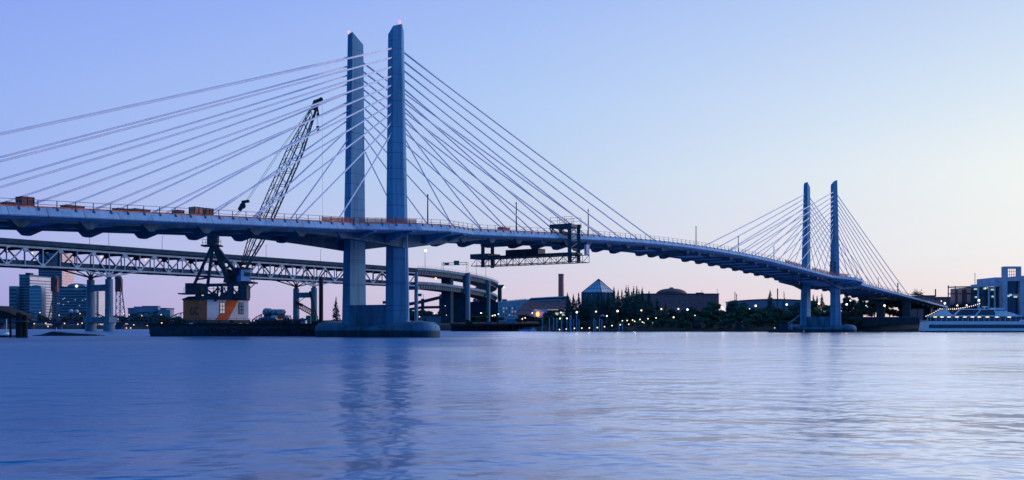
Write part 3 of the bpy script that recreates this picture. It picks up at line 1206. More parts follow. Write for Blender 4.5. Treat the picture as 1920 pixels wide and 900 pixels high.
ZH0, ZH1 = 3.2, 7.1
house = part('house', MB().loft([[H(a, b, z) for a, b in ((0, 0), (LW, 0), (LW, LS), (0, LS))] for z in (ZH0, ZH1)]), 'white', cr)
part('orange_wall', MB().loft([[H(a, b, z) for a, b in ((-.06, -.05), (-.003, -.05), (-.003, LS + .05), (-.06, LS + .05))] for z in (ZH0 - .1, ZH1)]), 'orange_p', house)
part('orange_stripe', MB().loft([[H(a, b, z) for a, z in ((2.0, ZH0), (4.8, ZH0), (7.2, ZH1), (4.6, ZH1))] for b in (-.05, -.004)]), 'orange_p', house)
part('roof', MB().loft([[H(a, b, z) for a, b in ((-.25 + k, -.25 + k), (LW + .25 - k, -.25 + k), (LW + .25 - k, LS + .25 - k), (-.25 + k, LS + .25 - k))] for z, k in ((ZH1, 0), (ZH1 + .25, .05), (ZH1 + .75, .9))]), 'steel_d', house)
part('sill', MB().loft([[H(a, b, z) for a, b in ((-.2, -.2), (LW + .2, -.2), (LW + .2, LS + .2), (-.2, LS + .2))] for z in (DK + .1, ZH0 - .004)]), 'dark', cr)
part('turntable', MB().tube((H(LW / 2, LS / 2, DK)), (H(LW / 2, LS / 2, DK + .3)), 4.4, 4.4, 24), 'black', cr)
for a0 in (2.9, 7.3):
    wf = MB()
    lit = MB()
    for i in range(2):
        for j in range(3):
            a = a0 + i * .55
            z = ZH0 + 1.25 + j * .72
            lit.loft([[H(a + da, b, z + dz) for da, dz in ((.05, .05), (.48, .05), (.48, .64), (.05, .64))] for b in (-.09, -.06)])
    wf.loft([[H(a0 + da, b, ZH0 + 1.2 + dz) for da, dz in ((-.06, -.06), (1.14, -.06), (1.14, 2.24), (-.06, 2.24))] for b in (-.058, -.03)])
    w_ = part('window', wf, 'glass', house)
    part('pane', lit, 'l_win' if a0 < 5 else 'paleglass', w_)
# the two letters on the orange wall
fc = bpy.data.curves.new('emblem', 'FONT')
fc.body = 'GC'
fc.size = 2.1
fc.extrude = .03
fc.align_x = 'CENTER'
fc.materials.append(M['black'])
ft = bpy.data.objects.new('emblem_text', fc)
C.objects.link(ft)
bpy.context.view_layer.update()
em = bpy.data.meshes.new_from_object(ft.evaluated_get(bpy.context.evaluated_depsgraph_get()))
bpy.data.objects.remove(ft)
em.name = 'emblem'
fo = bpy.data.objects.new('emblem', em)
C.objects.link(fo)
fo.parent = house
pos = H(-.1, LS * .52, ZH0 + 1.0) - ORG[house.name]
xa, za = -e2, Vector((0, 0, 1))
na = xa.cross(za)
fo.matrix_local = Matrix(((xa.x, za.x, na.x, pos.x), (xa.y, za.y, na.y, pos.y), (xa.z, za.z, na.z, pos.z), (0, 0, 0, 1)))
# gantry base above the house
mb = MB()
zA, zB_ = ZH1 + .6, Z(533, YC)
for px, w in ((386, .8), (408, .35), (416, .5), (432, 1.3), (458, 1.6)):
    for dy in (-2, 2):
        mb.bar(P(px, 562, YC + dy), P(px, 533, YC + dy), w * .8)
for dy in (-2, 2):
    mb.bar(P(378, 535, YC + dy), P(466, 533, YC + dy), .5, .6)
    mb.bar(P(386, 541, YC + dy), P(412, 561, YC + dy), .3)
    mb.bar(P(412, 561, YC + dy), P(432, 541, YC + dy), .3)
    mb.bar(P(433, 561, YC + dy), P(455, 536, YC + dy), .26)
    mb.bar(P(433, 537, YC + dy), P(455, 561, YC + dy), .26)
rg = random.Random(12)
for k in range(16):
    a = P(384 + rg.uniform(0, 74), 561 - rg.uniform(0, 6), YC + rg.choice((-2, 0, 2)))
    b = P(384 + rg.uniform(0, 74), 536 + rg.uniform(0, 8), YC + rg.choice((-2, 0, 2)))
    if abs(a.x - b.x) < 2.6:
        mb.bar(a, b, rg.uniform(.1, .2))
for px in (392, 422, 446):
    mb.box(P(px, 556, YC + rg.uniform(-1.5, 1)), (1.2, 1.6, 1.1))
for y in (541, 548):
    mb.bar(P(386, y, YC - 2.3), P(462, y - .5, YC - 2.3), .07)
part('gantry_base', mb, 'dark', cr)
part('machine_house', MB().box(P(366, 541, YC - .5), (2.9, 3.4, 2.0)).box(P(359, 551, YC - .5), (4.2, 3.6, .25)), 'black', cr)
part('winch_drum', MB().tube(P(400, 557, YC - 2.4), P(400, 557, YC + 2.4), .95, n=16).tube(P(372, 557, YC - 2), P(372, 557, YC + 2), .7, n=14).tube(P(419, 555, YC - 2), P(419, 555, YC + 2), .7, n=14), 'black', cr)
gr = MB()
for px in (345, 350, 355, 420, 426, 438, 470, 476):
    yb = 549 if px < 400 else 531
    gr.bar(P(px, yb, YC - 2), P(px, yb - 10, YC - 2), .06)
gr.bar(P(345, 540, YC - 2), P(355, 539, YC - 2), .06)
gr.bar(P(466, 521, YC - 2), P(480, 522, YC - 2), .06)
gr.bar(P(392, 548, YC - 2.2), P(430, 546, YC - 2.2), .06)
part('guard_rail', gr, 'dark', cr)
part('upper_platform', MB().bar(P(432, 530.5, YC), P(479, 530, YC), 4.2, .32).bar(P(478, 532, YC - 1), P(466, 543, YC - 1), .15), 'dark', cr)
part('hoist_block', MB().bar(P(432, 533, YC), P(440, 508, YC), 2.6, 1.6).box(P(458, 547, YC), (1.4, 4, 2.6)), 'black', cr)
cab = part('operator_cab', MB().loft([[P(a, 600, YC - 1.8 + b).xy.to_3d() + Vector((0, 0, z)) for a, b in ((443, .6), (452, -.9), (470.5, 0), (462, 2.4))] for z in (Z(528, YC), Z(504.5, YC))]), 'white', cr)
part('cab_side', MB().loft([[P(a, 600, YC - 1.83 + b).xy.to_3d() + Vector((0, 0, z)) for a, b in ((443, .55), (451.9, -.95), (452, -.92), (443.1, .62))] for z in (Z(527.8, YC), Z(504.6, YC))]), 'cabblue', cab)
part('cab_window', MB().loft([[P(a, 600, YC - 1.9 + b).xy.to_3d() + Vector((0, 0, z)) for a, b in ((458, -.68), (469.5, -.1), (469.4, -.02), (458, -.6))] for z in (Z(519, YC), Z(512, YC))]), 'glass', cab)
part('cab_roof', MB().box(P(456.5, 503.8, YC - 1.5), (3.0, 3.0, .3)), 'steel_d', cab)
# A-frame
mb = MB()
for dy in (-1.1, 1.1):
    ap = P(400, 455, YC + dy * .6)
    mb.bar(ap, P(364, 534, YC + dy * 2), .45)
    mb.bar(ap, P(389, 538, YC + dy * 2), .5)
    mb.bar(ap, P(430, 530, YC + dy * 2), .75)
    mb.bar(P(402, 458, YC + dy * .6), P(446, 514, YC + dy * 2), .6)
    for q in (.25, .45, .65, .85):
        mb.bar(ap.lerp(P(430, 530, YC + dy * 2), q), ap.lerp(P(446, 514, YC + dy * 2), q + .08), .28)
    mb.bar(P(369, 524, YC + dy * 1.8), P(391, 521, YC + dy * 1.8), .3)
for q in (.3, .6, .9):
    for tgt in ((364, 534), (389, 538), (430, 530)):
        a = P(400, 455, YC - .66).lerp(P(*tgt, YC - 2.2), q)
        b = P(400, 455, YC + .66).lerp(P(*tgt, YC + 2.2), q)
        mb.bar(a, b, .25)
part('a_frame', mb, 'black', cr)
part('frame_head', MB().box(P(399, 452, YC), (1.7, 2.2, 1.8)).box(P(403, 444, YC), (1.3, 1.6, 2.2)).tube(P(395, 443, YC - 1), P(395, 443, YC + 1), .6, n=12).bar(P(380, 461, YC), P(415, 461, YC), 2.6, .3), 'black', cr)
gr = MB()
for px in (380, 386, 410, 414):
    gr.bar(P(px, 461, YC - 1.2), P(px, 449, YC - 1.2), .07)
gr.bar(P(380, 455, YC - 1.2), P(388, 455, YC - 1.2), .06)
gr.bar(P(380, 449, YC - 1.2), P(388, 449, YC - 1.2), .06)
gr.bar(P(407, 453, YC - 1.2), P(415, 453, YC - 1.2), .06)
part('head_rail', gr, 'dark', cr)
# boom
YB = 208.0
foot, tip = P(452, 512, YB), P(592, 196, YB)
ax = (tip - foot).normalized()
sd = Vector((0, 1, 0))
nr = ax.cross(sd).normalized()
bm = MB()
L = (tip - foot).length
N = 26


def bw(q):
    return 1.32 * min(1, q / .3 + .3) * (1 if q < .72 else 1 - .72 * (q - .72) / .28)


for i in range(N):
    q0, q1 = i / N, (i + 1) / N
    for sa, sb in ((-1, -1), (-1, 1), (1, -1), (1, 1)):
        bm.bar(foot + ax * L * q0 + nr * sa * bw(q0) + sd * sb * .9 * bw(q0), foot + ax * L * q1 + nr * sa * bw(q1) + sd * sb * .9 * bw(q1), .25 if sa < 0 else .16)
    for s_ in (-1, 1):
        z = 1 if i % 2 else -1
        bm.bar(foot + ax * L * q0 + nr * z * bw(q0) + sd * s_ * .9 * bw(q0), foot + ax * L * q1 - nr * z * bw(q1) + sd * s_ * .9 * bw(q1), .09)
        bm.bar(foot + ax * L * q0 + sd * z * .9 * bw(q0) + nr * s_ * bw(q0), foot + ax * L * q1 - sd * z * .9 * bw(q1) + nr * s_ * bw(q1), .09)
bm.bar(foot + ax * L * .05, foot + ax * L * .93, .22)
bm.bar(foot + ax * L * .05 + nr * .4, foot + ax * L * .8 + nr * .4, .12)
part('boom', bm, 'dark', cr)
part('boom_head', MB().bar(P(588, 206, YB), P(594, 190, YB), 1.1, 1.1).tube(P(602, 186, YB - .4), P(602, 186, YB + .4), .4, n=12).bar(P(590, 191, YB), P(603, 186, YB), .8, .5).bar(P(594, 196, YB), P(597, 215, YB), .3).tube(P(596, 215, YB - .3), P(596, 215, YB + .3), .32, n=10), 'rust', cr)
mb = MB()
for dx in (-.8, .8):
    mb.bar(P(595 + dx, 215, YB), P(595.5 + dx, 238, YB), .045)
mb.bar(P(604, 190, YB), P(605, 415, YB), .03)
for dy in (-.6, .6):
    mb.bar(P(457, 383, YB + dy), P(532, 270, YB + dy), .06)
    mb.bar(P(463, 379, YB + dy), P(565, 226, YB + dy), .05)
    mb.bar(P(532, 270, YB + dy), P(588, 195, YB + dy), .05)
    mb.bar(P(450, 394, YB + dy), P(402, 446, YC + dy), .08)
    mb.bar(P(455, 392, YB + dy), P(406, 448, YC + dy), .08)
part('hoist_rope', mb, 'dark', cr)
part('hook', MB().box(P(596, 240, YB), (.55, .5, .7)).tube(P(596, 242, YB), P(596, 250, YB), .2, .06, 8), 'black', cr)
part('sheave_block', MB().tube(P(455, 386, YB - .6), P(455, 386, YB + .6), .62, n=12).bar(P(454, 379, YB), P(467, 377, YB), 1, .45).tube(P(450, 392, YB - .5), P(450, 392, YB + .5), .4, n=10).bar(P(457, 380, YB), P(449, 393, YB), .8, .6), 'black', cr)

# gear on the barge
def deckpt(px, Y=204.0):
    return Vector((X(px, Y), Y, DK))


for i, (px0, px1, lab) in enumerate(((495, 509, 'largest blue grey tank on barge, over the blue container'), (511, 522, 'middle pale tank lying on the white stand on the barge'), (522, 532, 'right hand rounded tank lying on the white stand on the barge'))):
    Yt = 206
    a = P((px0 + px1) / 2, 585, Yt)
    o = thing('tank', lab, 'tank', tuple(a), 'tanks on the barge')
    r = (7 if i == 0 else 5.2) * Yt / F
    part('shell', MB().tube(a - e1 * .65, a + e1 * .65, r, r, 16).tube(a - e1 * .95, a - e1 * .65, r * .6, r, 16).tube(a + e1 * .65, a + e1 * .95, r, r * .6, 16), 'tank', o, True)
    part('strap', MB().tube(a - e1 * .42, a - e1 * .32, r * 1.03, n=16).tube(a + e1 * .32, a + e1 * .42, r * 1.03, n=16), 'steel_d', o)
    part('saddle', MB().box(a - Vector((0, 0, r)), (1.2, 1.0, .25), th), 'steel_d', o)
def boxy(name, px0, px1, y0, y1, Y, m, label, cat, depth=2.0, ribs=3, group=None):
    a, b = P(px0, y1, Y), P(px1, y0, Y)
    c = (a + b) / 2
    o = thing(name, label, cat, (c.x, Y, a.z), group)
    part('body', MB().box((c.x, Y + depth / 2, c.z), (b.x - a.x, depth, b.z - a.z)), m, o)
    tr = MB()
    for i in range(ribs + 1):
        x = a.x + (b.x - a.x) * i / ribs
        tr.bar((x, Y - .03, a.z), (x, Y - .03, b.z), .09)
    tr.bar((a.x, Y - .03, b.z), (b.x, Y - .03, b.z), .1)
    part('frame', tr, 'steel_d', o)
    part('lid', MB().box((c.x, Y + depth / 2, b.z + .05), (b.x - a.x + .12, depth + .12, .1)), 'steel_d', o)
    return o


boxy('container', 495, 510, 592, 606, 204.5, 'cabblue', 'blue container on the barge right of the crane house', 'container')
boxy('container', 561.5, 572, 600.5, 606.5, 203, 'white', 'small bright white container standing on the barge right of the tanks', 'container')
boxy('container', 478, 485, 606 - 6, 606, 203, 'lav', 'small pale box at the foot of the crane house on the barge', 'box', 1)
boxy('container', 430, 437, 601, 606, 201.5, 'steel_d', 'small grey box on the barge deck in front of the crane house', 'box', 1)
o = thing('tank_stand', 'white steel stand on legs with an orange middle carrying the tanks on the barge', 'stand', tuple(deckpt(526)))
part('top_beam', MB().bar(P(511, 593.5, 205), P(543, 593.5, 205), 2, .5), 'white', o)
part('orange_panel', MB().box(P(527, 594, 203.9), (1.3, .1, .8)), 'orange_p', o)
for px in (513, 521, 532, 541):
    part('leg', MB().bar(P(px, 596, 205), P(px, 606.5, 205), .2), 'steel_d', o)
o = thing('drum', 'upright dark green cylinder on the barge beside the white container', 'drum', tuple(deckpt(580, 203)))
part('shell', MB().tube(P(580, 606.5, 203), P(580, 592.5, 203), .36, n=14), 'green', o, False)
part('lid', MB().tube(P(580, 592.5, 203), P(580, 591.6, 203), .38, .3, 14), 'steel_d', o)
o = thing('folded_boom', 'lattice crane boom lowered slantwise across the barge between the tanks and the pile', 'crane boom', tuple(P(575, 590, 207)))
mb = MB()
for dz, dy in ((0, -.6), (0, .6), (1.0, -.6), (1.0, .6)):
    mb.bar(P(553, 573, 207) + Vector((0, dy, dz)), P(590, 594, 207) + Vector((0, dy, dz)), .14)
for i in range(11):
    a = P(553 + 3.4 * i, 573 + 1.9 * i, 207)
    mb.bar(a + Vector((0, -.6, 0)), a + Vector((.3, -.6, 1)), .09)
    mb.bar(a + Vector((0, -.6, 1)), a + Vector((.35, .6, 0)), .09)
part('lattice', mb, 'rust', o)
part('head', MB().bar(P(555, 568, 207), P(567, 572, 207), .5).bar(P(556, 569, 207), P(574, 556, 207), .1), 'black', o)
o = thing('crawler_crane', 'small tracked crane on the barge at the foot of the rusty pile', 'crane', tuple(deckpt(590, 208)))
part('tracks', MB().box(P(588, 604.5, 207), (3.6, 1.0, .8)), 'black', o)
part('cab', MB().box(P(585, 597.5, 207), (2.0, 2.0, 1.2)), 'green', o)
part('mast', MB().bar(P(594, 594, 207), P(582, 546, 207), .22).bar(P(590, 594, 207), P(580, 546, 207), .16), 'rust', o)
o = thing('spud_pile', 'tall rusty brown steel pile standing beside the left near tower', 'pile', (X(602, 209), 209, 0))
part('pile', MB().tube((X(602, 209), 209, -3), P(602, 519, 209), .43, n=14), 'rust', o)
part('collar', MB().tube(P(602, 606, 209), P(602, 602, 209), .62, n=14), 'dark', o)
rj = random.Random(5)
for i in range(9):
    px = 482 + i * 9.5 + rj.uniform(-2, 2)
    c = deckpt(px, 201.6)
    o = thing('winch', 'small dark deck winch on the barge edge, %s from the crane house' % ordw(i), 'winch', tuple(c), 'deck winches on the barge')
    part('drum', MB().tube(c + Vector((-.35, 0, .45)), c + Vector((.35, 0, .45)), .26, n=10), 'rust', o)
    part('frame', MB().box(c + Vector((0, 0, .12)), (1.0, .7, .24)).bar(c + Vector((-.42, 0, .1)), c + Vector((-.42, 0, .9)), .12).bar(c + Vector((.42, 0, .1)), c + Vector((.42, 0, .8)), .12), 'black', o)

rg = random.Random(31)
for i in range(12):
    px = 300 + i * 4.1
    c = deckpt(px, 201.3 + rg.uniform(0, 1.5))
    o = thing('rope_coil' if i % 3 == 0 else 'gear_box', ('dark rope coil' if i % 3 == 0 else 'small gear box') + ' on the barge left of the orange wall, %s in line' % ordw(i), 'rope' if i % 3 == 0 else 'box', tuple(c), 'loose gear on the left barge deck')
    if i % 3 == 0:
        part('coil', MB().torus(c + Vector((0, 0, .12)), .38, .12, (0, 0, 1)).torus(c + Vector((0, 0, .3)), .34, .11, (0, 0, 1)), 'timber', o)
    else:
        w, d, h = rg.uniform(.4, .9), rg.uniform(.4, .8), rg.uniform(.3, .9)
        part('body', MB().box(c + Vector((0, 0, h / 2)), (w, d, h), rg.uniform(0, 1)), ('dark', 'rust', 'crate')[i % 3], o)
        part('lid', MB().box(c + Vector((0, 0, h + .04)), (w * 1.05, d * 1.05, .08), 0), 'steel_d', o)
for i in range(10):
    px = 487 + i * 7.6
    c = deckpt(px, 205.2 + rg.uniform(-1, 2))
    h = rg.uniform(.9, 2.4)
    o = thing('pipe_rack', 'slim rack of upright pipes behind the tanks on the barge, %s from the crane house' % ordw(i), 'rack', tuple(c), 'pipe racks on the barge')
    mb = MB()
    for k in range(4):
        x = c.x - .5 + k * .33
        mb.tube((x, c.y, c.z), (x + rg.uniform(-.1, .1), c.y, c.z + h * rg.uniform(.7, 1.1)), .06, n=6)
    part('pipe', mb, 'rust' if i % 2 else 'steel', o)
    part('base_frame', MB().box(c + Vector((0, 0, .15)), (1.4, .8, .3)).bar(c + Vector((-.7, 0, .6)), c + Vector((.7, 0, .6)), .07), 'black', o)

# ------------------------------------------------------------------ left foreground dolphin and raft
c = Vector((X(41, 176), 176, 0))
o = thing('timber_dolphin', 'black timber pile cluster standing in the water at the left edge', 'dolphin', tuple(c))
for i, (dx, dy) in enumerate(((-.65, 0), (-.1, -.3), (.55, .1), (.1, .6))):
    part('pile', MB().tube(c + Vector((dx, dy, -2)), c + Vector((dx * .9, dy * .9, 4.2 - .2 * i)), .42, .38, 10), 'timber', o)
part('strap', MB().tube(c + Vector((0, 0, 2.6)), c + Vector((0, 0, 2.85)), 1.15, n=12), 'dark', o)
o = thing('covered_dock', 'dark low covered dock with humped roof reaching in from the left edge', 'dock', (X(10, 182), 182, 0))
part('roof', MB().loft([[(x, 179, 3.3), (x, 186, 3.3), (x, 186, 3.3 + h * .7), (x, 182.5, 3.3 + h), (x, 179, 3.3 + h * .7)] for x, h in ((-104, 1.5), (-90, 2.2), (-87.5, 2.1), (-85.5, 1.2), (-84.5, .5))]), 'timber', o)
for x in (-101, -95, -90, -86):
    part('post', MB().tube((x, 180, -2), (x, 180, 3.35), .2, n=8), 'timber', o)
part('float', MB().box((-95, 182, .1), (17, 5, .5)), 'timber', o)
o = thing('raft', 'low dark raft with a shallow hump floating left of the barge', 'raft', (X(128, 214), 214, 0))
part('deck', MB().loft([[(X(px, 214) , 212, -.2), (X(px, 214), 216, -.2), (X(px, 214), 216, h), (X(px, 214), 212, h)] for px, h in ((68, .1), (84, .25), (106, .9), (135, .55), (170, .35), (190, .15))]), 'black', o)
part('post', MB().tube(P(105.5, 624, 213), P(105.5, 614, 213), .1, n=6), 'pale', o)
o = thing('channel_marker', 'slim pale post with a broad foot in the water behind the timber dolphin', 'marker', (X(12, 260), 260, 0))
part('post', MB().tube((X(12, 260), 260, -.5), P(12, 598, 260), .16, .12, 8), 'pale', o)
part('float', MB().tube((X(12, 260), 260, -.2), (X(12, 260), 260, .5), .9, .5, 12), 'white', o)

# ------------------------------------------------------------------ lift bridge and city on the left
YH = 1150
hb = thing('lift_bridge', 'distant steel lift bridge with two lattice towers low above the water on the left', 'bridge', (X(160, YH), YH, 0))
zd = Z(603, YH)
part('deck', MB().box(((X(-80, YH) + X(640, YH)) / 2, YH + 6, zd - .8), (X(640, YH) - X(-80, YH), 13, 2.2)), 'dark', hb)
for pa, pb in ((-80, -5), (0, 96), (112, 208), (232, 306), (312, 386), (392, 466), (472, 546)):
    for yy in (YH, YH + 12):
        mb = MB()
        n = 8
        pts = []
        for i in range(n + 1):
            px = pa + (pb - pa) * i / n
            y = 601 - (15 * (1 - abs(2 * i / n - 1) ** 2.2) if 0 < i < n else 0)
            pts.append(P(px, y, yy))
        for i in range(n):
            mb.bar(pts[i], pts[i + 1], .9)
            b0 = Vector((pts[i].x, yy, zd))
            b1 = Vector((pts[i + 1].x, yy, zd))
            mb.bar(b0, b1, .9)
            mb.bar(b1, pts[i + 1], .5)
            mb.bar(b0 if i < n / 2 else pts[i], pts[i + 1] if i < n / 2 else b1, .5)
        part('truss', mb, 'steel_d' if pa not in (112,) else 'rust', hb)
for pc, sgn in ((103, -1), (222, 1)):
    mb = MB()
    for yy in (YH + 1, YH + 11):
        a0, a1 = P(pc - 5, 604, yy), P(pc - 4, 523, yy)
        b0, b1 = P(pc + sgn * 14, 604, yy), P(pc + 4, 523, yy)
        c0 = P(pc + 3, 604, yy)
        for p_, q_ in ((a0, a1), (b0, b1), (c0, P(pc + 3.4, 523, yy))):
            mb.bar(p_, q_, .85)
        for i in range(6):
            y0, y1 = 604 - 13.5 * i, 604 - 13.5 * (i + 1)
            f0, f1 = i / 6, (i + 1) / 6
            mb.bar(a0.lerp(a1, f0), b0.lerp(b1, f1), .45)
            mb.bar(b0.lerp(b1, f0), a0.lerp(a1, f1), .45)
            mb.bar(a0.lerp(a1, f1), b0.lerp(b1, f1), .45)
    tw = part('lift_tower', mb, 'dark', hb)
    part('sheave_housing', MB().ball(P(pc, 523, YH + 6), 4.2, 12, 4, half=True), 'dark', tw)
    part('counterweight', MB().box(P(pc + (1 if sgn > 0 else 0), 535, YH + 5), (5.2, 9, 14)), 'crate', tw)
for px in (-5, 52, 104, 158, 222, 308, 388, 470):
    part('pier', MB().box((X(px, YH), YH + 6, zd / 2 - 2), (6, 12, zd + 2)), 'steel_d', hb)
for px, y in ((64, 607), (86, 606), (121, 606.5), (146, 608), (154, 606), (180, 608), (237, 615), (245, 615), (251, 609), (301, 609.5), (21, 611), (90, 612), (276, 610)):
    part('deck_lamp', MB().ball(P(px, y, YH - 3), .6), 'l_warm', hb)
for px, y in ((111, 591), (150, 588), (75, 586), (232, 588), (242, 590), (302, 590), (266, 592)):
    part('deck_lamp', MB().ball(P(px, y, YH - 1), .55), 'l_warm', hb)


def tower_block(name, px0, px1, ytop, Y, wall, label, depth=40, floors=12, band='glass', side=None, lit=(), step=()):
    x0, x1 = X(px0, Y), X(px1, Y)
    z1 = Z(ytop, Y)
    o = thing(name, label, 'building', ((x0 + x1) / 2, Y, 4))
    wl_ = part('wall', MB().box(((x0 + x1) / 2, Y + depth / 2, (z1 + 3) / 2), (x1 - x0, depth, z1 - 3)), wall, o)
    part('roof', MB().box(((x0 + x1) / 2, Y + depth / 2, z1 + .6), (x1 - x0 + 1.2, depth + 1.2, 1.2)).box(((x0 + x1) / 2, Y + depth / 2, z1 + 2.5), ((x1 - x0) * .4, depth * .4, 3)), 'steel_d', o)
    for i in range(floors):
        z = 6 + (z1 - 9) * (i + .5) / floors
        h = (z1 - 9) / floors * .52
        part('window_band', MB().box(((x0 + x1) / 2, Y - .12, z), ((x1 - x0) * .94, .5, h)), band, o)
    rr = random.Random(int(px0 * 7 + ytop))
    for px, y in lit:
        part('lit_window', MB().box(P(px, y, Y - .5), (1.5, .4, 1.2)), 'l_win', o)
    for px_a, px_b, yt in step:
        xa_, xb_ = X(px_a, Y), X(px_b, Y)
        zz = Z(yt, Y)
        w_ = part('wing', MB().box(((xa_ + xb_) / 2, Y - 6, (zz + 3) / 2), (xb_ - xa_, 12, zz - 3)), wall, o)
        fl = max(3, int((zz - 6) / 5))
        for i in range(fl):
            z = 6 + (zz - 9) * (i + .5) / fl
            part('window_band', MB().box(((xa_ + xb_) / 2, Y - 12.2, z), ((xb_ - xa_) * .92, .5, (zz - 9) / fl * .5)), band, w_)
    return o


o = tower_block('office_tower', 72, 116, 475, 2300, 'bdark', 'tallest tower behind the truss bridge with a dark left face and bright pink right face', 50, 30)
mb = MB()
zq = Z(475, 2300)
mb.prism([(X(116.2, 2300), 2300), (X(139, 2345), 2345), (X(130, 2345), 2360), (X(116.2, 2300), 2350)], 3, zq)
part('pink_wing', mb, 'bpink', o)
for i in range(26):
    z = 8 + (Z(475, 2300) - 12) * (i + .5) / 26
    part('window_band', MB().bar((X(117, 2300) + .5, 2300.6, z), (X(138.4, 2344) + .5, 2343, z), .6, 1.2), 'bpale', o)
tower_block('office_block', 36, 56, 516, 1500, 'bdark', 'dark blue stepped office block left of the cream striped building', 30, 17, 'glass', step=((24.5, 38, 537),))
Yk = 1480
o = thing('office_block', 'cream office block with dark window stripes and an arched dark front bay', 'building', (X(78, Yk), Yk, 4))
zk = Z(519, Yk)
part('wall', MB().prism([(X(56, Yk), Yk), (X(99, Yk + 45), Yk + 45), (X(96, Yk + 80), Yk + 80), (X(56, Yk), Yk + 50)], 3, zk), 'bpale', o)
part('roof', MB().prism([(X(57, Yk), Yk + 1), (X(98, Yk + 46), Yk + 46), (X(95, Yk + 79), Yk + 79), (X(57, Yk), Yk + 49)], zk + .01, zk + 1.4), 'bmid', o)
for i in range(16):
    z = 6 + (zk - 9) * (i + .5) / 16
    part('window_band', MB().bar((X(57, Yk), Yk + .4, z), (X(98.4, Yk + 44), Yk + 44, z), .6, 1.3), 'bmid', o)
part('lit_window', MB().box(P(97, 521, Yk + 40), (1.6, .5, 1.2)), 'l_win', o)
x0, x1, Yb = X(59, 1470), X(82, 1470), 1470
bay = part('front_bay', MB().box(((x0 + x1) / 2, Yb, (Z(541, Yb) + 3) / 2), (x1 - x0, 14, Z(541, Yb) - 3)).loft([[((x0 + x1) / 2 + (x1 - x0) / 2 * math.cos(math.pi * i / 12), yy, Z(541, Yb) + 4.6 * math.sin(math.pi * i / 12)) for i in range(13)] for yy in (Yb - 6.9, Yb + 7)]), 'bdark', o)
for i in range(11):
    part('window_band', MB().box(((x0 + x1) / 2, Yb - 7.1, 8 + i * 4.7), ((x1 - x0) * .9, .4, 2.0)), 'paleglass', bay)
o = tower_block('office_block', 110, 163, 539, 1450, 'bdark', 'broad dark office block with barrel roof and scattered lit windows left of the truss pier', 34, 12, 'glass',
                lit=((118, 561), (121, 559), (141, 562), (119, 571), (149, 573), (128, 566), (155, 563), (160, 561), (107.5, 569), (111, 569)))
x0, x1, Yb = X(126, 1450), X(160, 1450), 1450
part('barrel_roof', MB().loft([[((x0 + x1) / 2 + (x1 - x0) / 2 * math.cos(math.pi * i / 12), yy, Z(538, Yb) + 5 * math.sin(math.pi * i / 12)) for i in range(13)] for yy in (Yb - .6, Yb + 30)]), 'bmid', o)
part('roof_lamp', MB().ball(P(143.5, 536.5, Yb - 2), 1.8), 'l_cool', o)
tower_block('office_block', 172, 185, 543, 1500, 'bpale', 'narrow cream block seen between the two columns of the truss pier', 30, 12, 'bmid')
o = tower_block('office_block', 240, 312, 579, 1350, 'bmid', 'low wide grey block with a taller middle right of the truss pier', 30, 4, 'bdark', step=((257, 302, 575), (293, 325, 581)), lit=((302, 588), (262, 585)))
tower_block('warehouse', -30, 30, 600, 1400, 'bdark', 'very low dark building at the far left behind the covered dock', 30, 2)
for i, (px, y) in enumerate(((133, 582), (144, 582.5))):
    o = thing('storage_tank', ('left' if i == 0 else 'right') + ' one of two small pale domed tanks before the broad dark office block', 'tank', tuple(P(px, 590, 1300)), 'pale domed tanks')
    part('dome', MB().ball(P(px, y + 1.5, 1300), 2.6 - .3 * i, 12, 6), 'pale', o, True)
    part('stand', MB().tube(P(px, 600, 1300), P(px, y + 2, 1300), 1.5, n=8), 'steel_d', o)

# ------------------------------------------------------------------ east bank buildings
def gnd(px, Y):
    return Vector((X(px, Y), Y, ground(X(px, Y), Y)))


Yp = 640
o = thing('factory_hall', 'pale blue ribbed hall with small lit windows left of the brown roofed building', 'building', tuple(gnd(965, Yp)))
x0, x1 = X(934, Yp), X(1002, Yp)
z1 = Z(564, Yp)
part('wall', MB().loft([[(x0, Yp, 3), (x1, Yp, 3), (x1, Yp, Z(560, Yp)), (X(985, Yp), Yp, Z(561.5, Yp)), (x0, Yp, Z(566, Yp))], [(x0, Yp + 30, 3), (x1, Yp + 30, 3), (x1, Yp + 30, Z(560, Yp)), (X(985, Yp), Yp + 30, Z(561.5, Yp)), (x0, Yp + 30, Z(566, Yp))]]), 'pale', o)
for k in range(22):
    px = 935 + k * 2.4
    part('rib', MB().bar((X(px, Yp), Yp - .25, 3), (X(px, Yp), Yp - .25, Z(566.5 - max(0, px - 935) * .09, Yp) + .7), .45), 'pale', o)
rw = random.Random(9)
for r_ in range(3):
    for k in range(6):
        lit = rw.random() < .45
        part('window', MB().box(P(939 + k * 5.4, 578 + r_ * 6.3, Yp - .4), (.6, .3, .8)), 'l_win' if lit else 'glass', o)
part('roof_box', MB().box(P(946, 563.5, Yp + 8), (3, 3, 1.6)), 'steel_d', o)

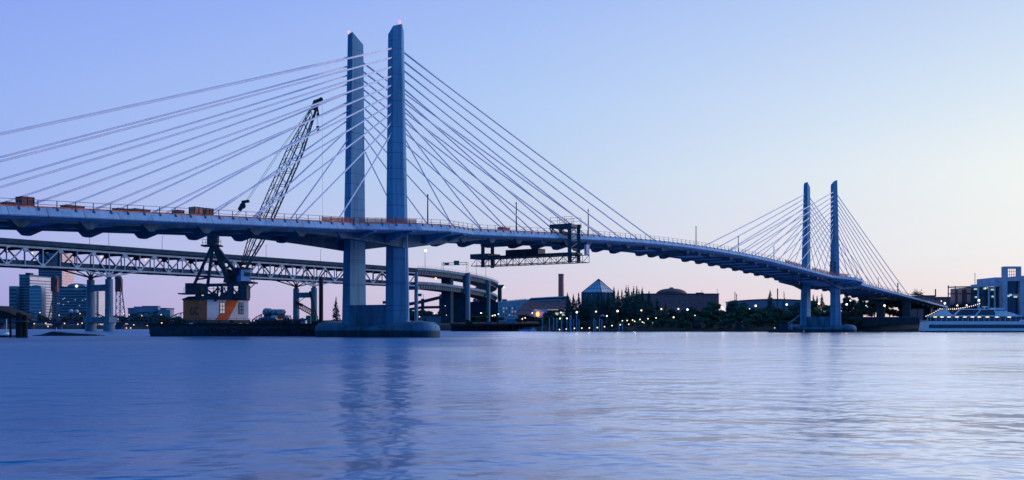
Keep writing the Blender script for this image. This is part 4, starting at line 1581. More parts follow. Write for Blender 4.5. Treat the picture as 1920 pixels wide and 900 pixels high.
Yq = 560
o = thing('brown_roof_hall', 'broad building with dark brown hipped roof and pale lavender front under the smokestack', 'building', tuple(gnd(1020, Yq)))
part('roof', MB().loft([[P(994, 560, Yq + 14), P(1068, 556, Yq + 14), P(1068, 556, Yq + 34), P(994, 560, Yq + 34)], [P(969, 580.5, Yq), P(1068, 580.5, Yq), P(1068, 580.5, Yq + 46), P(969, 580.5, Yq + 46)]]), 'roofred', o)
part('ridge_roof', MB().loft([[P(992, 560.5, Yq + 12), P(1066, 556.6, Yq + 12), P(1066, 556.6, Yq + 16), P(992, 560.5, Yq + 16)], [P(996, 558.4, Yq + 12), P(1066, 554.6, Yq + 12), P(1066, 554.6, Yq + 16), P(996, 558.4, Yq + 16)]]), 'pale', o)
part('clerestory', MB().bar(P(995, 564.5, Yq + 10.5), P(1052, 562, Yq + 10.5), .4, 1.0), 'bmid', o)
part('wall', MB().box(((X(972, Yq) + X(1066, Yq)) / 2, Yq + 24, (Z(581, Yq) + 3) / 2), (X(1066, Yq) - X(972, Yq), 42, Z(581, Yq) - 3)), 'roofred', o)
part('front_gable', MB().loft([[P(985, 591, y), P(1026, 598.5, y), P(1027, 579, y), P(1000, 581.5, y)] for y in (Yq - 3, Yq - .5)]), 'lav', o)
part('low_roof', MB().loft([[P(959, 590, Yq - 8), P(975, 582, Yq - 2), P(999, 582, Yq - 2), P(985, 590, Yq - 8)], [P(959, 591, Yq - 8), P(975, 583, Yq - 2), P(999, 583, Yq - 2), P(985, 591, Yq - 8)]]), 'roofred', o)
part('side_window', MB().box(P(1044, 591.5, Yq + 1.5), (1.6, .6, 3.0)), 'l_wing', o)
part('side_window', MB().box(P(1057, 591.5, Yq + 1.5), (1.7, .6, 3.4)), 'l_wing', o)
sg = thing('lit_sign', 'glowing orange oval ring beside a dark red panel on the lavender gable', 'sign', tuple(P(1010, 594, Yq - 4)))
rg = MB()
loops = []
cc = P(1008.3, 589, Yq - 3.8)
for i in range(20):
    a = 2 * math.pi * i / 20
    rg.bar(cc + Vector((.55 * math.cos(a), 0, 1.0 * math.sin(a))), cc + Vector((.55 * math.cos(a + .33), 0, 1.0 * math.sin(a + .33))), .38)
part('ring', rg, 'l_sign', sg)
part('panel', MB().box(P(1015.5, 589, Yq - 3.6), (2.5, .3, 2.4)), 'l_signr', sg)
o = thing('smokestack', 'round brick smokestack rising behind the brown roof', 'chimney', (X(1052, 585), 585, 4))
part('shaft', MB().tube((X(1052, 585), 585, 4), P(1052, 516, 585), 1.62, 1.5, 24), 'stackbrick', o)
part('rim', MB().tube(P(1052, 516, 585), P(1052, 513.5, 585), 1.62, 1.62, 24), 'stackbrick', o)

Yy = 570
o = thing('glass_pyramid', 'glass pyramid pavilion rising over the row of dark conifers', 'building', tuple(gnd(1122, Yy)))
ap = P(1122.5, 523, Yy + 9)
pw = [(X(1091, Yy), Yy + 3), (X(1128, Yy), Yy), (X(1155, Yy), Yy + 6), (X(1150, Yy), Yy + 18), (X(1095, Yy), Yy + 18)]
ez = Z(548.5, Yy)
mb = MB()
vv = [(x, y, ez) for x, y in pw] + [tuple(ap)]
mb.add(vv, [(i, (i + 1) % 5, 5) for i in range(5)] + [(4, 3, 2, 1, 0)])
rf = part('glass_roof', mb, 'paleglass', o)
gb = MB()
for x, y in pw:
    gb.bar((x, y, ez), ap, .35)
for (x, y), (x2, y2) in zip(pw, pw[1:]):
    gb.bar((x, y, ez), (x2, y2, ez), .5)
    for q in (.3, .6):
        gb.bar(Vector((x, y, ez)).lerp(ap, q), Vector((x2, y2, ez)).lerp(ap, q), .14)
    for q in (.25, .5, .75):
        gb.bar(Vector((x, y, ez)).lerp(Vector((x2, y2, ez)), q), ap, .12)
part('glazing_bar', gb, 'steel_d', rf)
part('drum', MB().loft([[(x, y, z) for x, y in pw] for z in (4, ez - .25)]), 'glass', o)
cl = MB()
for (x, y), (x2, y2) in zip(pw[:3], pw[1:4]):
    for q in (0, .25, .5, .75, 1):
        cl.bar((x + (x2 - x) * q, y + (y2 - y) * q - .15, 4), (x + (x2 - x) * q, y + (y2 - y) * q - .15, ez - .3), .3)
part('mullion', cl, 'steel', o)

Yd = 590
o = thing('domed_hall', 'long flat brick hall with a shallow dark dome on its roof', 'building', tuple(gnd(1278, Yd)))
x0, x1 = X(1205, Yd), X(1348, Yd)
part('wall', MB().box(((x0 + x1) / 2, Yd + 22, (Z(551.5, Yd) + 3) / 2), (x1 - x0, 44, Z(551.5, Yd) - 3)), 'brick', o)
part('parapet', MB().box(((x0 + x1) / 2, Yd + 22, Z(551, Yd)), (x1 - x0 + .5, 44.5, .5)), 'roofred', o)
dm = MB()
lp = []
Rb = (X(1298, Yd) - X(1238, Yd)) / 2
for j in range(9):
    ph = math.pi / 2 * j / 8
    rr = Rb * math.cos(ph) ** .9 if j < 8 else .05
    lp.append([(X(1268, Yd) + rr * math.cos(2 * math.pi * i / 32), Yd + 18 + rr * math.sin(2 * math.pi * i / 32), Z(551, Yd + 8) + 3.5 * math.sin(ph)) for i in range(32)])
dome = part('dome', dm.loft(lp), 'roofred', o, True)
part('finial', MB().tube((X(1268, Yd), Yd + 18, Z(551, Yd + 8) + 3.3), (X(1268, Yd), Yd + 18, Z(551, Yd + 8) + 4.1), 1.6, .8, 12), 'steel_d', dome)
part('roof_unit', MB().box(P(1312, 550.6, Yd + 3), (4, 3, 1.2)), 'steel_d', o)
part('aerial', MB().tube(P(1345, 551, Yd + 2), P(1345, 541, Yd + 2), .1, n=6).tube(P(1316, 551, Yd + 2), P(1316, 544, Yd + 2), .1, n=6), 'steel_d', o)
part('loading_bay', MB().box(P(1247, 585, Yd - 1), (2.4, .5, 2.4)), 'l_wing', o)
for px in (1256, 1268, 1277):
    part('bay_light', MB().box(P(px, 587.5, Yd - 1), (1.7, .5, 1.8)), 'l_wing', o)

Yw = 640
o = thing('vaulted_warehouse', 'long grey warehouse with shallow curved roof behind the trees before the far towers', 'building', tuple(gnd(1450, Yw)))
x0, x1 = X(1380, Yw), X(1520, Yw)
lp = [[(x0 + (x1 - x0) * i / 10, y, Z(568, Yw) + 2.0 * math.sin(math.pi * min(1, .15 + i / 10 * .7))) for i in range(11)] + [(x1, y, 3), (x0, y, 3)] for y in (Yw, Yw + 30)]
part('wall', MB().loft(lp), 'bmid', o)
part('roof', MB().loft([[p_ for i in range(11) for p_ in [(x0 - .5 + (x1 - x0 + 1) * i / 10, y, Z(568, Yw) + 2.0 * math.sin(math.pi * min(1, .15 + i / 10 * .7)) + .05)]] + [(x0 - .5 + (x1 - x0 + 1) * i / 10, y, Z(568, Yw) + 2.0 * math.sin(math.pi * min(1, .15 + i / 10 * .7)) + .5) for i in range(10, -1, -1)] for y in (Yw - .5, Yw + 31)]), 'steel_d', o)
for px, y0, lab in ((1378, 547, 'thin lattice pole standing left of the vaulted warehouse'), (1458, 541, 'plain dark chimney pole standing between the two trees near the far towers'), (1381, 551, 'short twin of the lattice pole left of the vaulted warehouse')):
    Yk = 620
    o = thing('utility_pole', lab, 'pole', tuple(gnd(px, Yk)))
    part('pole', MB().tube(gnd(px, Yk), P(px, y0, Yk), .3 if px != 1458 else .35, .2 if px != 1458 else .34, 8), 'timber', o)
    part('crossarm', MB().bar(P(px - 1.6, y0 + 3, Yk), P(px + 1.6, y0 + 3, Yk), .14), 'timber', o)

# right hand side: retaining wall, low buildings, modern block, steel frame
Yr = 470
o = thing('brick_shed', 'low purple brick building behind the descending end of the bridge', 'building', tuple(gnd(1760, 560)))
for nm, px0, px1, yt in (('wall', 1728, 1754, 555), ('wall', 1755, 1784, 558)):
    part(nm, MB().box(((X(px0, 560) + X(px1, 560)) / 2, 570, (Z(yt, 560) + 3) / 2), (X(px1, 560) - X(px0, 560), 20, Z(yt, 560) - 3)), 'brick', o)
    part('roof', MB().box(((X(px0, 560) + X(px1, 560)) / 2, 570, Z(yt, 560) + .2), (X(px1, 560) - X(px0, 560) + .6, 20.6, .4)), 'roofred', o)
part('flue', MB().tube(P(1754, 556, 562), P(1754, 542, 562), .35, n=8), 'roofred', o)
Ye = 430
o = thing('retaining_wall', 'long dark retaining wall with pale coping under the far end of the bridge', 'wall', (X(1660, Ye), Ye, 0))
part('wall', MB().box(((X(1605, Ye) + X(1725, Ye)) / 2, Ye + 3, (Z(596, Ye) - 2) / 2), (X(1725, Ye) - X(1605, Ye), 5, Z(596, Ye) + 2)), 'black', o)
part('coping', MB().box(((X(1605, Ye) + X(1725, Ye)) / 2, Ye + 2.9, Z(595, Ye)), (X(1725, Ye) - X(1605, Ye), 5.4, .4)), 'concrete_shaded', o)
rl = MB()
for k in range(17):
    x = X(1605 + 7 * k, Ye)
    rl.bar((x, Ye + .6, Z(595, Ye)), (x, Ye + .6, Z(595, Ye) + 1.1), .07)
rl.bar((X(1605, Ye), Ye + .6, Z(595, Ye) + 1.1), (X(1717, Ye), Ye + .6, Z(595, Ye) + 1.1), .06)
part('railing', rl, 'steel_d', o)

Ym = 450
md = thing('modern_building', 'modern glass and concrete block with an open framed tower at the right edge', 'building', tuple(gnd(1880, Ym)))
def mbx(px0, px1, y0, y1, Ya, dep, extra=0):
    return MB().box(((X(px0, Ya) + X(px1, Ya)) / 2, Ya + dep / 2, (Z(y0, Ya) + Z(y1, Ya)) / 2), (X(px1, Ya) - X(px0, Ya), dep, Z(y0, Ya) - Z(y1, Ya) + extra))
part('glass_hall', mbx(1822, 1883, 538, 612, Ym + 2, 22), 'glass', md)
part('roof_band', MB().loft([[P(1820, 539, y), P(1884, 536.5, y), P(1884, 529, y), P(1820, 534, y)] for y in (Ym, Ym + 25)]), 'lav', md)
part('upper_block', mbx(1866, 1886, 520, 531, Ym + 3, 18), 'lav', md)
tf = MB()
for a, b in ((1880.5, 1889), (1913, 1921)):
    tf.v += []
    tf.add(mbx(a, b, 522 if a < 1900 else 522, 612, Ym - 2, 4).v, [(3, 2, 1, 0), (4, 5, 6, 7), (0, 1, 5, 4), (1, 2, 6, 5), (2, 3, 7, 6), (3, 0, 4, 7)])
for a, b, y0, y1 in ((1884, 1890, 503, 522), (1911, 1915, 503, 522), (1884, 1915, 499.5, 503.2), (1886, 1915, 522, 527)):
    tf.add(mbx(a, b, y0, y1, Ym - 1.6, 3.2).v, [(3, 2, 1, 0), (4, 5, 6, 7), (0, 1, 5, 4), (1, 2, 6, 5), (2, 3, 7, 6), (3, 0, 4, 7)])
part('tower_frame', tf, 'lav', md)
part('tower_glass', mbx(1889.2, 1912.8, 527.2, 612, Ym, 6), 'glass', md)
gb = MB()
for px in (1893, 1897, 1901, 1905, 1909):
    gb.bar(P(px, 503, Ym + 3), P(px, 522, Ym + 3), .16)
for y in (509, 515):
    gb.bar(P(1889, y, Ym + 3), P(1912, y, Ym + 3), .14)
part('tower_grille', gb, 'steel', md)
part('side_wing', mbx(1914, 1990, 517, 612, Ym + 4, 25), 'lav', md)
for y in (526, 532, 538, 544, 551, 558, 565):
    part('wing_window', mbx(1922, 1985, y, y + 3, Ym + 3.7, .3), 'glass', md)
for px in (1834, 1854, 1865, 1876):
    part('column', MB().tube(P(px, 537, Ym + .6), (X(px, Ym + .6), Ym + .6, 3), .35, n=10), 'pale', md)
for y in (551, 562):
    part('floor_band', mbx(1821, 1882, y, y + 3, Ym + 1.7, .3), 'dark', md)
for px, y, w in ((1829, 542, 1.2), (1846, 541, .9), (1848, 540.4, .6), (1853, 539.6, .8), (1861, 543, 1.4), (1876, 537, .9), (1830, 557, .8), (1862, 556, 1.2), (1891, 555, 1.0), (1895, 553, .8), (1904, 556.5, 1.4), (1876, 571, .8)):
    part('lit_window', MB().box(P(px, y, Ym - .3 if px > 1888 else Ym + 1.6), (w, .3, .7)), 'l_wing', md)
part('lit_floor', mbx(1890, 1912, 551, 555, Ym - .25, .2), 'lav', md)
Yf = 455
fr = thing('steel_frame', 'open frame of dark red girders standing left of the modern building', 'frame', tuple(gnd(1800, Yf)))
for yy in (Yf, Yf + 9):
    for px, y0, w in ((1778, 535, .35), (1791, 536, .3), (1794, 543, .55), (1811, 543, .55), (1822, 536, .4)):
        part('post', MB().bar((X(px, yy), yy, 3), P(px, y0, yy), w), 'frame', fr)
mb = MB()
for yy in (Yf, Yf + 9):
    mb.bar(P(1777, 538.6, yy), P(1823, 537.4, yy), .4, .5)
    mb.bar(P(1777, 551, yy), P(1823, 550.2, yy), .35, .4)
for px in (1778, 1794, 1811, 1822):
    for y in (538, 551):
        mb.bar(P(px, y, Yf), P(px, y, Yf + 9), .3)
part('girder', mb, 'frame', fr)
c = gnd(1828, 470)
o = thing('utility_pole', 'tall thin mast rising behind the steel frame', 'mast', tuple(c))
part('pole', MB().tube(c, P(1828, 512, 470), .2, .12, 8), 'timber', o)
part('crossarm', MB().bar(P(1826.5, 514, 470), P(1829.5, 514, 470), .1), 'timber', o)

# ------------------------------------------------------------------ cruise ship
YS = 388.0
sh = thing('cruise_ship', 'white river cruise ship with a lit deck and a string of lights', 'ship', (X(1830, YS), YS, 0))


def sx_(px):
    return X(px, YS)


def sz_(y):
    return Z(y, YS)


def deckbox(px0, px1, y0, y1, dep, inset=0, rake0=0, rake1=0):
    a, b = sx_(px0), sx_(px1)
    r0, r1 = rake0 * YS / F, rake1 * YS / F
    lo = [(a, YS + inset, sz_(y1)), (b, YS + inset, sz_(y1)), (b, YS + dep - inset, sz_(y1)), (a, YS + dep - inset, sz_(y1))]
    hi = [(a + r0, YS + inset + .1, sz_(y0)), (b + r1, YS + inset + .1, sz_(y0)), (b + r1, YS + dep - inset - .1, sz_(y0)), (a + r0, YS + dep - inset - .1, sz_(y0))]
    return MB().loft([lo, hi])


part('hull', MB().loft([[(sx_(px), YS + b, z) for px, b in ((1737, 1.2), (1740, .1), (1985, 0), (2020, 3.5), (1985, 7), (1740, 7), (1737, 5.8))] for z in (-1, .35)] ), 'black', sh)
part('hull_side', deckbox(1736, 1990, 604, 620.3, 7, 0, 3, 8), 'ship', sh)
part('window_strip', MB().box(((sx_(1742) + sx_(1985)) / 2, YS - .02, (sz_(615.3) + sz_(608.5)) / 2), (sx_(1985) - sx_(1742), .12, sz_(608.5) - sz_(615.3))), 'glass', sh)
part('main_deck', deckbox(1751, 1935, 593.5, 603.9, 6.4, .5, 4, -4), 'glass', sh)
part('deck_edge', MB().box(((sx_(1741) + sx_(1985)) / 2, YS + 3.4, sz_(603.6)), (sx_(1985) - sx_(1741), 6.9, .45)).box(((sx_(1752) + sx_(1915)) / 2, YS + 3.4, sz_(592.3)), (sx_(1915) - sx_(1752), 6.5, .45)), 'ship', sh)
part('stern_panel', MB().loft([[(sx_(px), y, sz_(yy)) for px, yy in ((1748, 592), (1769, 579), (1775, 579), (1788, 592))] for y in (YS + .4, YS + .8)]), 'ship', sh)
part('deck_roof', MB().box(((sx_(1800) + sx_(1886)) / 2, YS + 3.4, sz_(580)), (sx_(1886) - sx_(1800), 5.5, .3)), 'ship', sh)
part('upper_deck', deckbox(1797, 1880, 581, 591.4, 6, 1, 2, 0), 'glass', sh)
mb = MB()
for px, p2 in ((1790, 1803), (1830, 1842)):
    mb.bar((sx_(px), YS + .8, sz_(592)), (sx_(p2), YS + .8, sz_(579)), .45)
part('strut', mb, 'ship', sh)
part('wheelhouse', deckbox(1866, 1892, 577, 585, 6, 1, 2, -5), 'ship', sh)
part('bow_cabin', deckbox(1868, 1914, 585, 591.8, 7.5, .8, 0, -18), 'ship', sh)
part('wheelhouse_window', MB().box(((sx_(1869) + sx_(1888)) / 2, YS + .95, sz_(580.5)), (sx_(1888) - sx_(1869), .2, .6)), 'glass', sh)
part('radar_mast', MB().bar((sx_(1854), YS + 4, sz_(581)), (sx_(1856), YS + 4, sz_(574)), .3).box((sx_(1856), YS + 4, sz_(575)), (2, .6, .4)), 'ship', sh)
part('bow_rail', MB().loft([[(sx_(px), YS + y_, z) for px, y_ in ((1912, .2), (1990, .2), (1990, .4), (1912, .4))] for z in (sz_(603), sz_(599.5))]), 'ship', sh)
for px in (1754, 1767, 1780, 1795, 1810, 1824, 1837, 1852, 1870, 1893):
    part('deck_light', MB().box((sx_(px), YS + .32, sz_(594.4)), (1.2, .2, .2)), 'l_white', sh)
mb = MB()
for k in range(19):
    x = sx_(1746 + k * 10)
    mb.bar((x, YS + .42, sz_(603.5)), (x, YS + .42, sz_(593)), .09)
part('mullion', mb, 'ship', sh)
sr = MB()
for k in range(11):
    x = sx_(1726 + k * 1.6)
    sr.bar((x, YS + .5, sz_(604)), (x, YS + .5, sz_(600.5)), .05)
sr.bar((sx_(1726), YS + .5, sz_(600.5)), (sx_(1743), YS + .5, sz_(600.5)), .05)
sr.bar((sx_(1743), YS + 1, sz_(592)), (sx_(1739), YS + 1, sz_(604)), .2)
part('stern_rail', sr, 'ship', sh)
part('mast', MB().bar((sx_(1770), YS + 4, sz_(592)), (sx_(1770), YS + 4, sz_(578)), .15).bar((sx_(1845), YS + 4, sz_(580)), (sx_(1845), YS + 4, sz_(562)), .15), 'ship', sh)
cord = MB()
pts = []
for i in range(8):
    pts.append((1743.5 + (1770 - 1743.5) * i / 7, 592.5 - 13.8 * i / 7 + 1.2 * math.sin(math.pi * i / 7)))
for i in range(1, 20):
    q = i / 19
    pts.append((1770 + 75 * q, 578.7 - 9.7 * q + 5.2 * 4 * q * (1 - q) * .75))
prev = None
for px, y in pts:
    c = Vector((sx_(px), YS + 3.6, sz_(y)))
    part('string_bulb', MB().ball(c, .16, 8, 4), 'l_white', sh)
    if prev is not None:
        cord.bar(prev, c, .03)
    prev = c
part('light_cord', cord, 'black', sh)
part('mast_lamp', MB().ball((sx_(1844.5), YS + 4, sz_(562.5)), .42), 'l_white', sh)

# work boat at the far pier
c = Vector((X(1476, 362), 362, 0))
o = thing('work_boat', 'small dark work boat with a raised derrick moored left of the far pier base', 'boat', tuple(c))
part('hull', MB().loft([[c + Vector((a, b, z)) for a, b in ((-6.5, 0), (-5, -1.6), (5, -1.6), (6, 0), (5, 1.6), (-5, 1.6))] for z in (-.5, .8)]), 'black', o)
part('cabin', MB().box(c + Vector((-1.2, 0, 1.9)), (2.4, 2.2, 2.2)), 'steel_d', o)
part('derrick', MB().bar(c + Vector((-.5, 0, 2.5)), P(1500, 591, 361), .35).bar(c + Vector((1.5, 0, .8)), c + Vector((1.5, 0, 3.2)), .5), 'steel', o)
part('winch', MB().box(c + Vector((2.8, 0, 1.3)), (1.6, 1.6, 1.1)).tube(c + Vector((-4, -.8, 1.2)), c + Vector((-4, .8, 1.2)), .5, n=10), 'dark', o)
part('deck_lamp', MB().ball(c + Vector((-4.6, -1.2, 1.6)), .14), 'l_white', o)

# ------------------------------------------------------------------ docks, piles and lamps along the east bank
dk = thing('floating_dock', 'long low floating dock with a gangway below the row of conifers', 'dock', (X(1100, 440), 440, 0))
part('float', MB().box(((X(1035, 440) + X(1180, 440)) / 2, 441, .15), (X(1180, 440) - X(1035, 440), 3, .8)), 'timber', dk)
part('gangway', MB().bar(P(1135, 621, 443), P(1215, 609, 449), 1.6, .4), 'steel_d', dk)
PILES = ((1017, 599, .16), (1030, 598, .2), (1038, 597, .2), (1044, 597, .2), (1053, 596, .22), (1069.5, 592.5, .42), (1075.5, 600, .16), (1081, 592.5, .22), (1085.5, 600, .16), (1113.5, 598, .22), (1117, 601, .16), (1124, 599, .24), (1128.5, 600, .18), (1160.5, 606, .18), (1167, 608, .2), (1063, 600, .14))
for i, (px, y, r) in enumerate(sorted(PILES)):
    c = Vector((X(px, 438), 438, 0))
    thick = r > .3
    o = thing('mooring_pile', ('thickest pale mooring pile of the dock, with a flat cap' if thick else 'slim pale mooring pile in the water before the conifers, %s from the left' % ordw(i)), 'pile', tuple(c), 'mooring piles of the floating dock')
    part('shaft', MB().tube(c + Vector((0, 0, -2)), P(px, y, 438), r, n=8), 'concrete', o)
    part('cap', MB().tube(P(px, y, 438), P(px, y - 1, 438), r * 1.2, .03, 8), 'pale', o)


LG = 'street and path lamps along the east bank'


def street_lamp(px, y, Y, label, r=.3, m='l_white', pole=None):
    top = P(px, y, Y)
    g = max(0, ground(top.x, Y)) if pole is None else top.z - pole
    if top.z - g < 1.0:
        g = top.z - 1.2
    o = thing('street_lamp', label, 'lamp', (top.x, Y, g), LG)
    part('pole', MB().tube((top.x, Y, g), (top.x, Y, top.z - r * .6), .08, .05, 6), 'black', o)
    part('globe', MB().ball(top, r, 10, 6), m, o, True)
    part('collar', MB().tube((top.x, Y, top.z - r * 1.1), (top.x, Y, top.z - r * .8), .16, .16, 6), 'steel_d', o)


low = ((1049, 618), (1062, 617), (1077, 615.7), (1091, 615.2), (1105, 615), (1120, 614.3), (1133.5, 612.6), (1147.5, 610.6), (1163, 609), (1179, 608))
for i, (px, y) in enumerate(low):
    street_lamp(px, y, 440 + (i > 6) * (i - 6) * 3, 'small warm bollard lamp on the dock edge, %s from the left in the lowest string' % ordw(i), .25, pole=1.0)
hi = ((1167, 601.5), (1176, 601), (1186, 600.2), (1190, 602.5), (1193.5, 606.3), (1200, 599), (1204.5, 604), (1208, 605.2), (1215, 597.7), (1224.5, 604.8), (1230, 596.2))
for i, (px, y) in enumerate(hi):
    street_lamp(px, y, 458, 'small warm path lamp on the slope right of the dock string, %s from the left' % ordw(i), .25, pole=2.6)
POLE = ((1051.5, 586, 'before the green lit window of the brown roofed hall'), (1081.5, 585.5, 'under the left conifers beside the smokestack'), (1117.5, 584.3, 'straight below the tip of the glass pyramid'), (1158, 583.3, 'below the right edge of the glass pyramid'),
        (1202.5, 582, 'at the right end of the tall conifer row'), (1240, 579.6, 'at the left end of the brick hall'), (1272, 579.2, 'left of the brightest lamp before the brick hall'), (1289, 580.5, 'brightest lamp before the brick hall'),
        (1353, 576.6, 'upper one of the close pair right of the brick hall'), (1356, 579.5, 'lower one of the close pair right of the brick hall'), (1405.5, 579, 'small dim one left of the pointed conifer'), (1417, 573.5, 'left of the pointed conifer near the far towers'), (1475, 571, 'right of the pointed conifer near the far towers'),
        (1535.5, 569, 'between the two far tower legs'), (1558, 565.5, 'just left of the right far tower leg'), (1587.5, 570.7, 'just right of the right far tower leg'), (1594.5, 563.5, 'smaller one higher up right of the far towers'), (1658.5, 573, 'alone under the far side span'),
        (1771.5, 568.8, 'large cool one at the end of the bridge above the ship'), (1795, 572.8, 'small one above the ship left of the yellow one'), (1812.5, 572.5, 'yellowish one above the ship before the steel frame'), (1765, 564.5, 'tiny one before the low purple brick building'),
        (1263, 598 - 3, 'lowest one on the bank below the brick hall'), (1303, 591.5, 'tiny dim one among the shrubs below the brick hall'), (1624, 573, 'dim cool one in the trees under the far side span'))
bright_spots = []
for px, y, lab in POLE:
    big = px in (1289, 1356, 1475, 1417, 1535.5, 1587.5, 1658.5, 1081.5, 1158, 1771.5)
    small = 'tiny' in lab or 'dim' in lab
    Y = 460 if px < 1230 else (455 if px < 1560 else (448 if px < 1700 else 446))
    if big:
        bright_spots.append((px, y, Y))
    street_lamp(px, y, Y, 'lit street lamp, ' + lab, .44 if big else (.22 if small else .34), 'l_cool' if px in (1289, 1356, 1353, 1771.5, 1624) else 'l_white')
for px, y, Y, lab, m in ((902, 587, 560, 'orange lit lamp among the trees between the ramp columns', 'l_warm'), (923.5, 592, 560, 'left one of a bright pair right of the ramp columns', 'l_warm'), (928, 591, 560, 'middle one of the bright lamps right of the ramp columns', 'l_white'), (934.5, 589, 560, 'right one of the bright lamps right of the ramp columns', 'l_white'),
                         (998, 587, 550, 'white lamp at the lavender gable left of the orange ring', 'l_white'), (979.5, 598, 520, 'white lamp low left of the lavender gable', 'l_white'), (984.5, 596.5, 522, 'orange lamp low left of the lavender gable', 'l_warm'), (1026, 597, 500, 'small slanting lamp right of the lavender gable', 'l_white'),
                         (815, 588, 700, 'bright lamp under the low ramp right of the near tower', 'l_white'), (786.5, 594, 690, 'lamp at the right foot of the near tower', 'l_white'), (837, 591, 700, 'cool lamp right of the dark ramp pier', 'l_cool'), (835, 573.5, 700, 'small cool lamp high on the dark ramp pier', 'l_cool'), (938, 613.5, 492, 'tiny lamp low at the dark pontoon', 'l_cool'),
                         (980, 611, 490, 'left small lamp over the moored boats', 'l_cool'), (999, 611, 490, 'right small lamp over the moored boats', 'l_cool'), (1050, 597.3, 462, 'left small white lamp over the dock piles', 'l_white'), (1063, 597, 462, 'right small white lamp over the dock piles', 'l_white'), (1138, 592.5, 462, 'small lamp beside the blue tent roofs', 'l_white')):
    street_lamp(px, y, Y, lab, .34 if m != 'l_cool' else .22, m)

# the light the brightest of these lamps throw on the leaves beside them
for px, y, Y in bright_spots + [(902, 587, 560), (925, 591, 560), (984, 596, 522), (1105, 612, 446), (1190, 600, 456)]:
    pl_ = bpy.data.lights.new('lamp_glow', 'POINT')
    pl_.energy = 90
    pl_.color = (1, .8, .5)
    pl_.shadow_soft_size = .35
    po = bpy.data.objects.new('lamp_glow', pl_)
    C.objects.link(po)
    po.location = P(px, y, Y - 1.0)

# pontoons, tents and boats left of the conifers
for i, (px0, px1, y0, lab) in enumerate(((909, 922, 604, 'square concrete pontoon block below the thinner ramp column'), (951, 966, 600, 'larger pale blue block below the ribbed hall'))):
    Yb = 490
    o = thing('pontoon_block', lab, 'block', (X((px0 + px1) / 2, Yb), Yb, 0), 'concrete blocks at the water edge')
    part('body', mbx(px0, px1, y0, 624, Yb, 5), 'concrete', o)
    part('cap', mbx(px0 - .6, px1 + .6, y0 - .6, y0 - .05, Yb - .2, 5.4), 'concrete_shaded', o)
o = thing('pipe_gantry', 'low dark steel gantry over the water between the two concrete blocks', 'gantry', tuple(P(938, 622, 488)))
part('beam', MB().bar(P(922, 604, 488), P(951, 604, 488), .5, .4), 'steel_d', o)
for px in (933, 945):
    part('leg', MB().bar(P(px, 604, 488), P(px, 624, 488), .4), 'steel_d', o)
for i, (px, y, w, lab) in enumerate(((985, 618, 24, 'long low dark motor boat moored below the lavender gable'), (1000, 616.5, 13, 'small boat with pale wet cover beside the long motor boat'))):
    Yb = 478 - 4 * i
    k = Yb / F
    c = Vector((X(px, Yb), Yb, 0))
    o = thing('motor_boat', lab, 'boat', tuple(c), 'boats moored below the lavender gable')
    L_ = w * k
    part('hull', MB().loft([[c + Vector((a, b, z)) for a, b in ((-L_ / 2 * s_, -.9), (L_ / 2 * s_ * .8, -.9), (L_ / 2 * s_, 0), (L_ / 2 * s_ * .8, .9), (-L_ / 2 * s_, .9))] for z, s_ in ((-.3, .9), (.9, 1.05))]), 'cabblue' if i == 0 else 'tank', o)
    part('cabin', MB().loft([[c + Vector((a * q, b * q, z)) for a, b in ((-L_ / 4, -.7), (L_ / 4, -.7), (L_ / 4, .7), (-L_ / 4, .7))] for z, q in ((.9, 1), (1.7, .7))]), 'steel_d' if i == 0 else 'tank', o)
for i, (px, y) in enumerate(((1130, 589.5), (1116, 592))):
    Yb = 470
    c = gnd(px, Yb)
    o = thing('tent', ('wide' if i == 0 else 'small') + ' blue tent roof on posts before the conifers', 'tent', tuple(c), 'blue tents before the conifers')
    hw = (1.5 if i == 0 else .9)
    zt_ = Z(y + 3.5, Yb)
    part('canopy', MB().add([(c.x - hw, Yb - hw, zt_), (c.x + hw, Yb - hw, zt_), (c.x + hw, Yb + hw, zt_), (c.x - hw, Yb + hw, zt_), (c.x, Yb, zt_ + 1.0)], [(0, 1, 4), (1, 2, 4), (2, 3, 4), (3, 0, 4), (3, 2, 1, 0)]), 'cabblue', o)
    for dx in (-1, 1):
        part('post', MB().tube((c.x + dx * hw * .95, Yb - hw * .95, c.z), (c.x + dx * hw * .95, Yb - hw * .95, zt_), .07, n=6), 'steel', o)

# ------------------------------------------------------------------ trees
def leafball(rnd, mb, c, r, n, size, sq=.8):
    for _ in range(n):
        while True:
            p_ = Vector((rnd.uniform(-1, 1), rnd.uniform(-1, 1), rnd.uniform(-1, 1)))
            if .25 < p_.length < 1:
                break
        p_ = Vector(c) + Vector((p_.x * r, p_.y * r, p_.z * r * sq))
        leaf(rnd, mb, p_, size * rnd.uniform(.6, 1.4))


def leaf(rnd, mb, p_, s_):
    a = Vector((rnd.gauss(0, 1), rnd.gauss(0, 1), rnd.gauss(0, 1))).normalized()
    b = a.orthogonal().normalized()
    d = a.cross(b)
    mb.add([p_ - b * s_ - d * s_ * .5, p_ + b * s_ - d * s_ * .4, p_ + b * s_ * .7 + d * s_ * .6, p_ - b * s_ * .8 + d * s_ * .5], [(0, 1, 2, 3)])


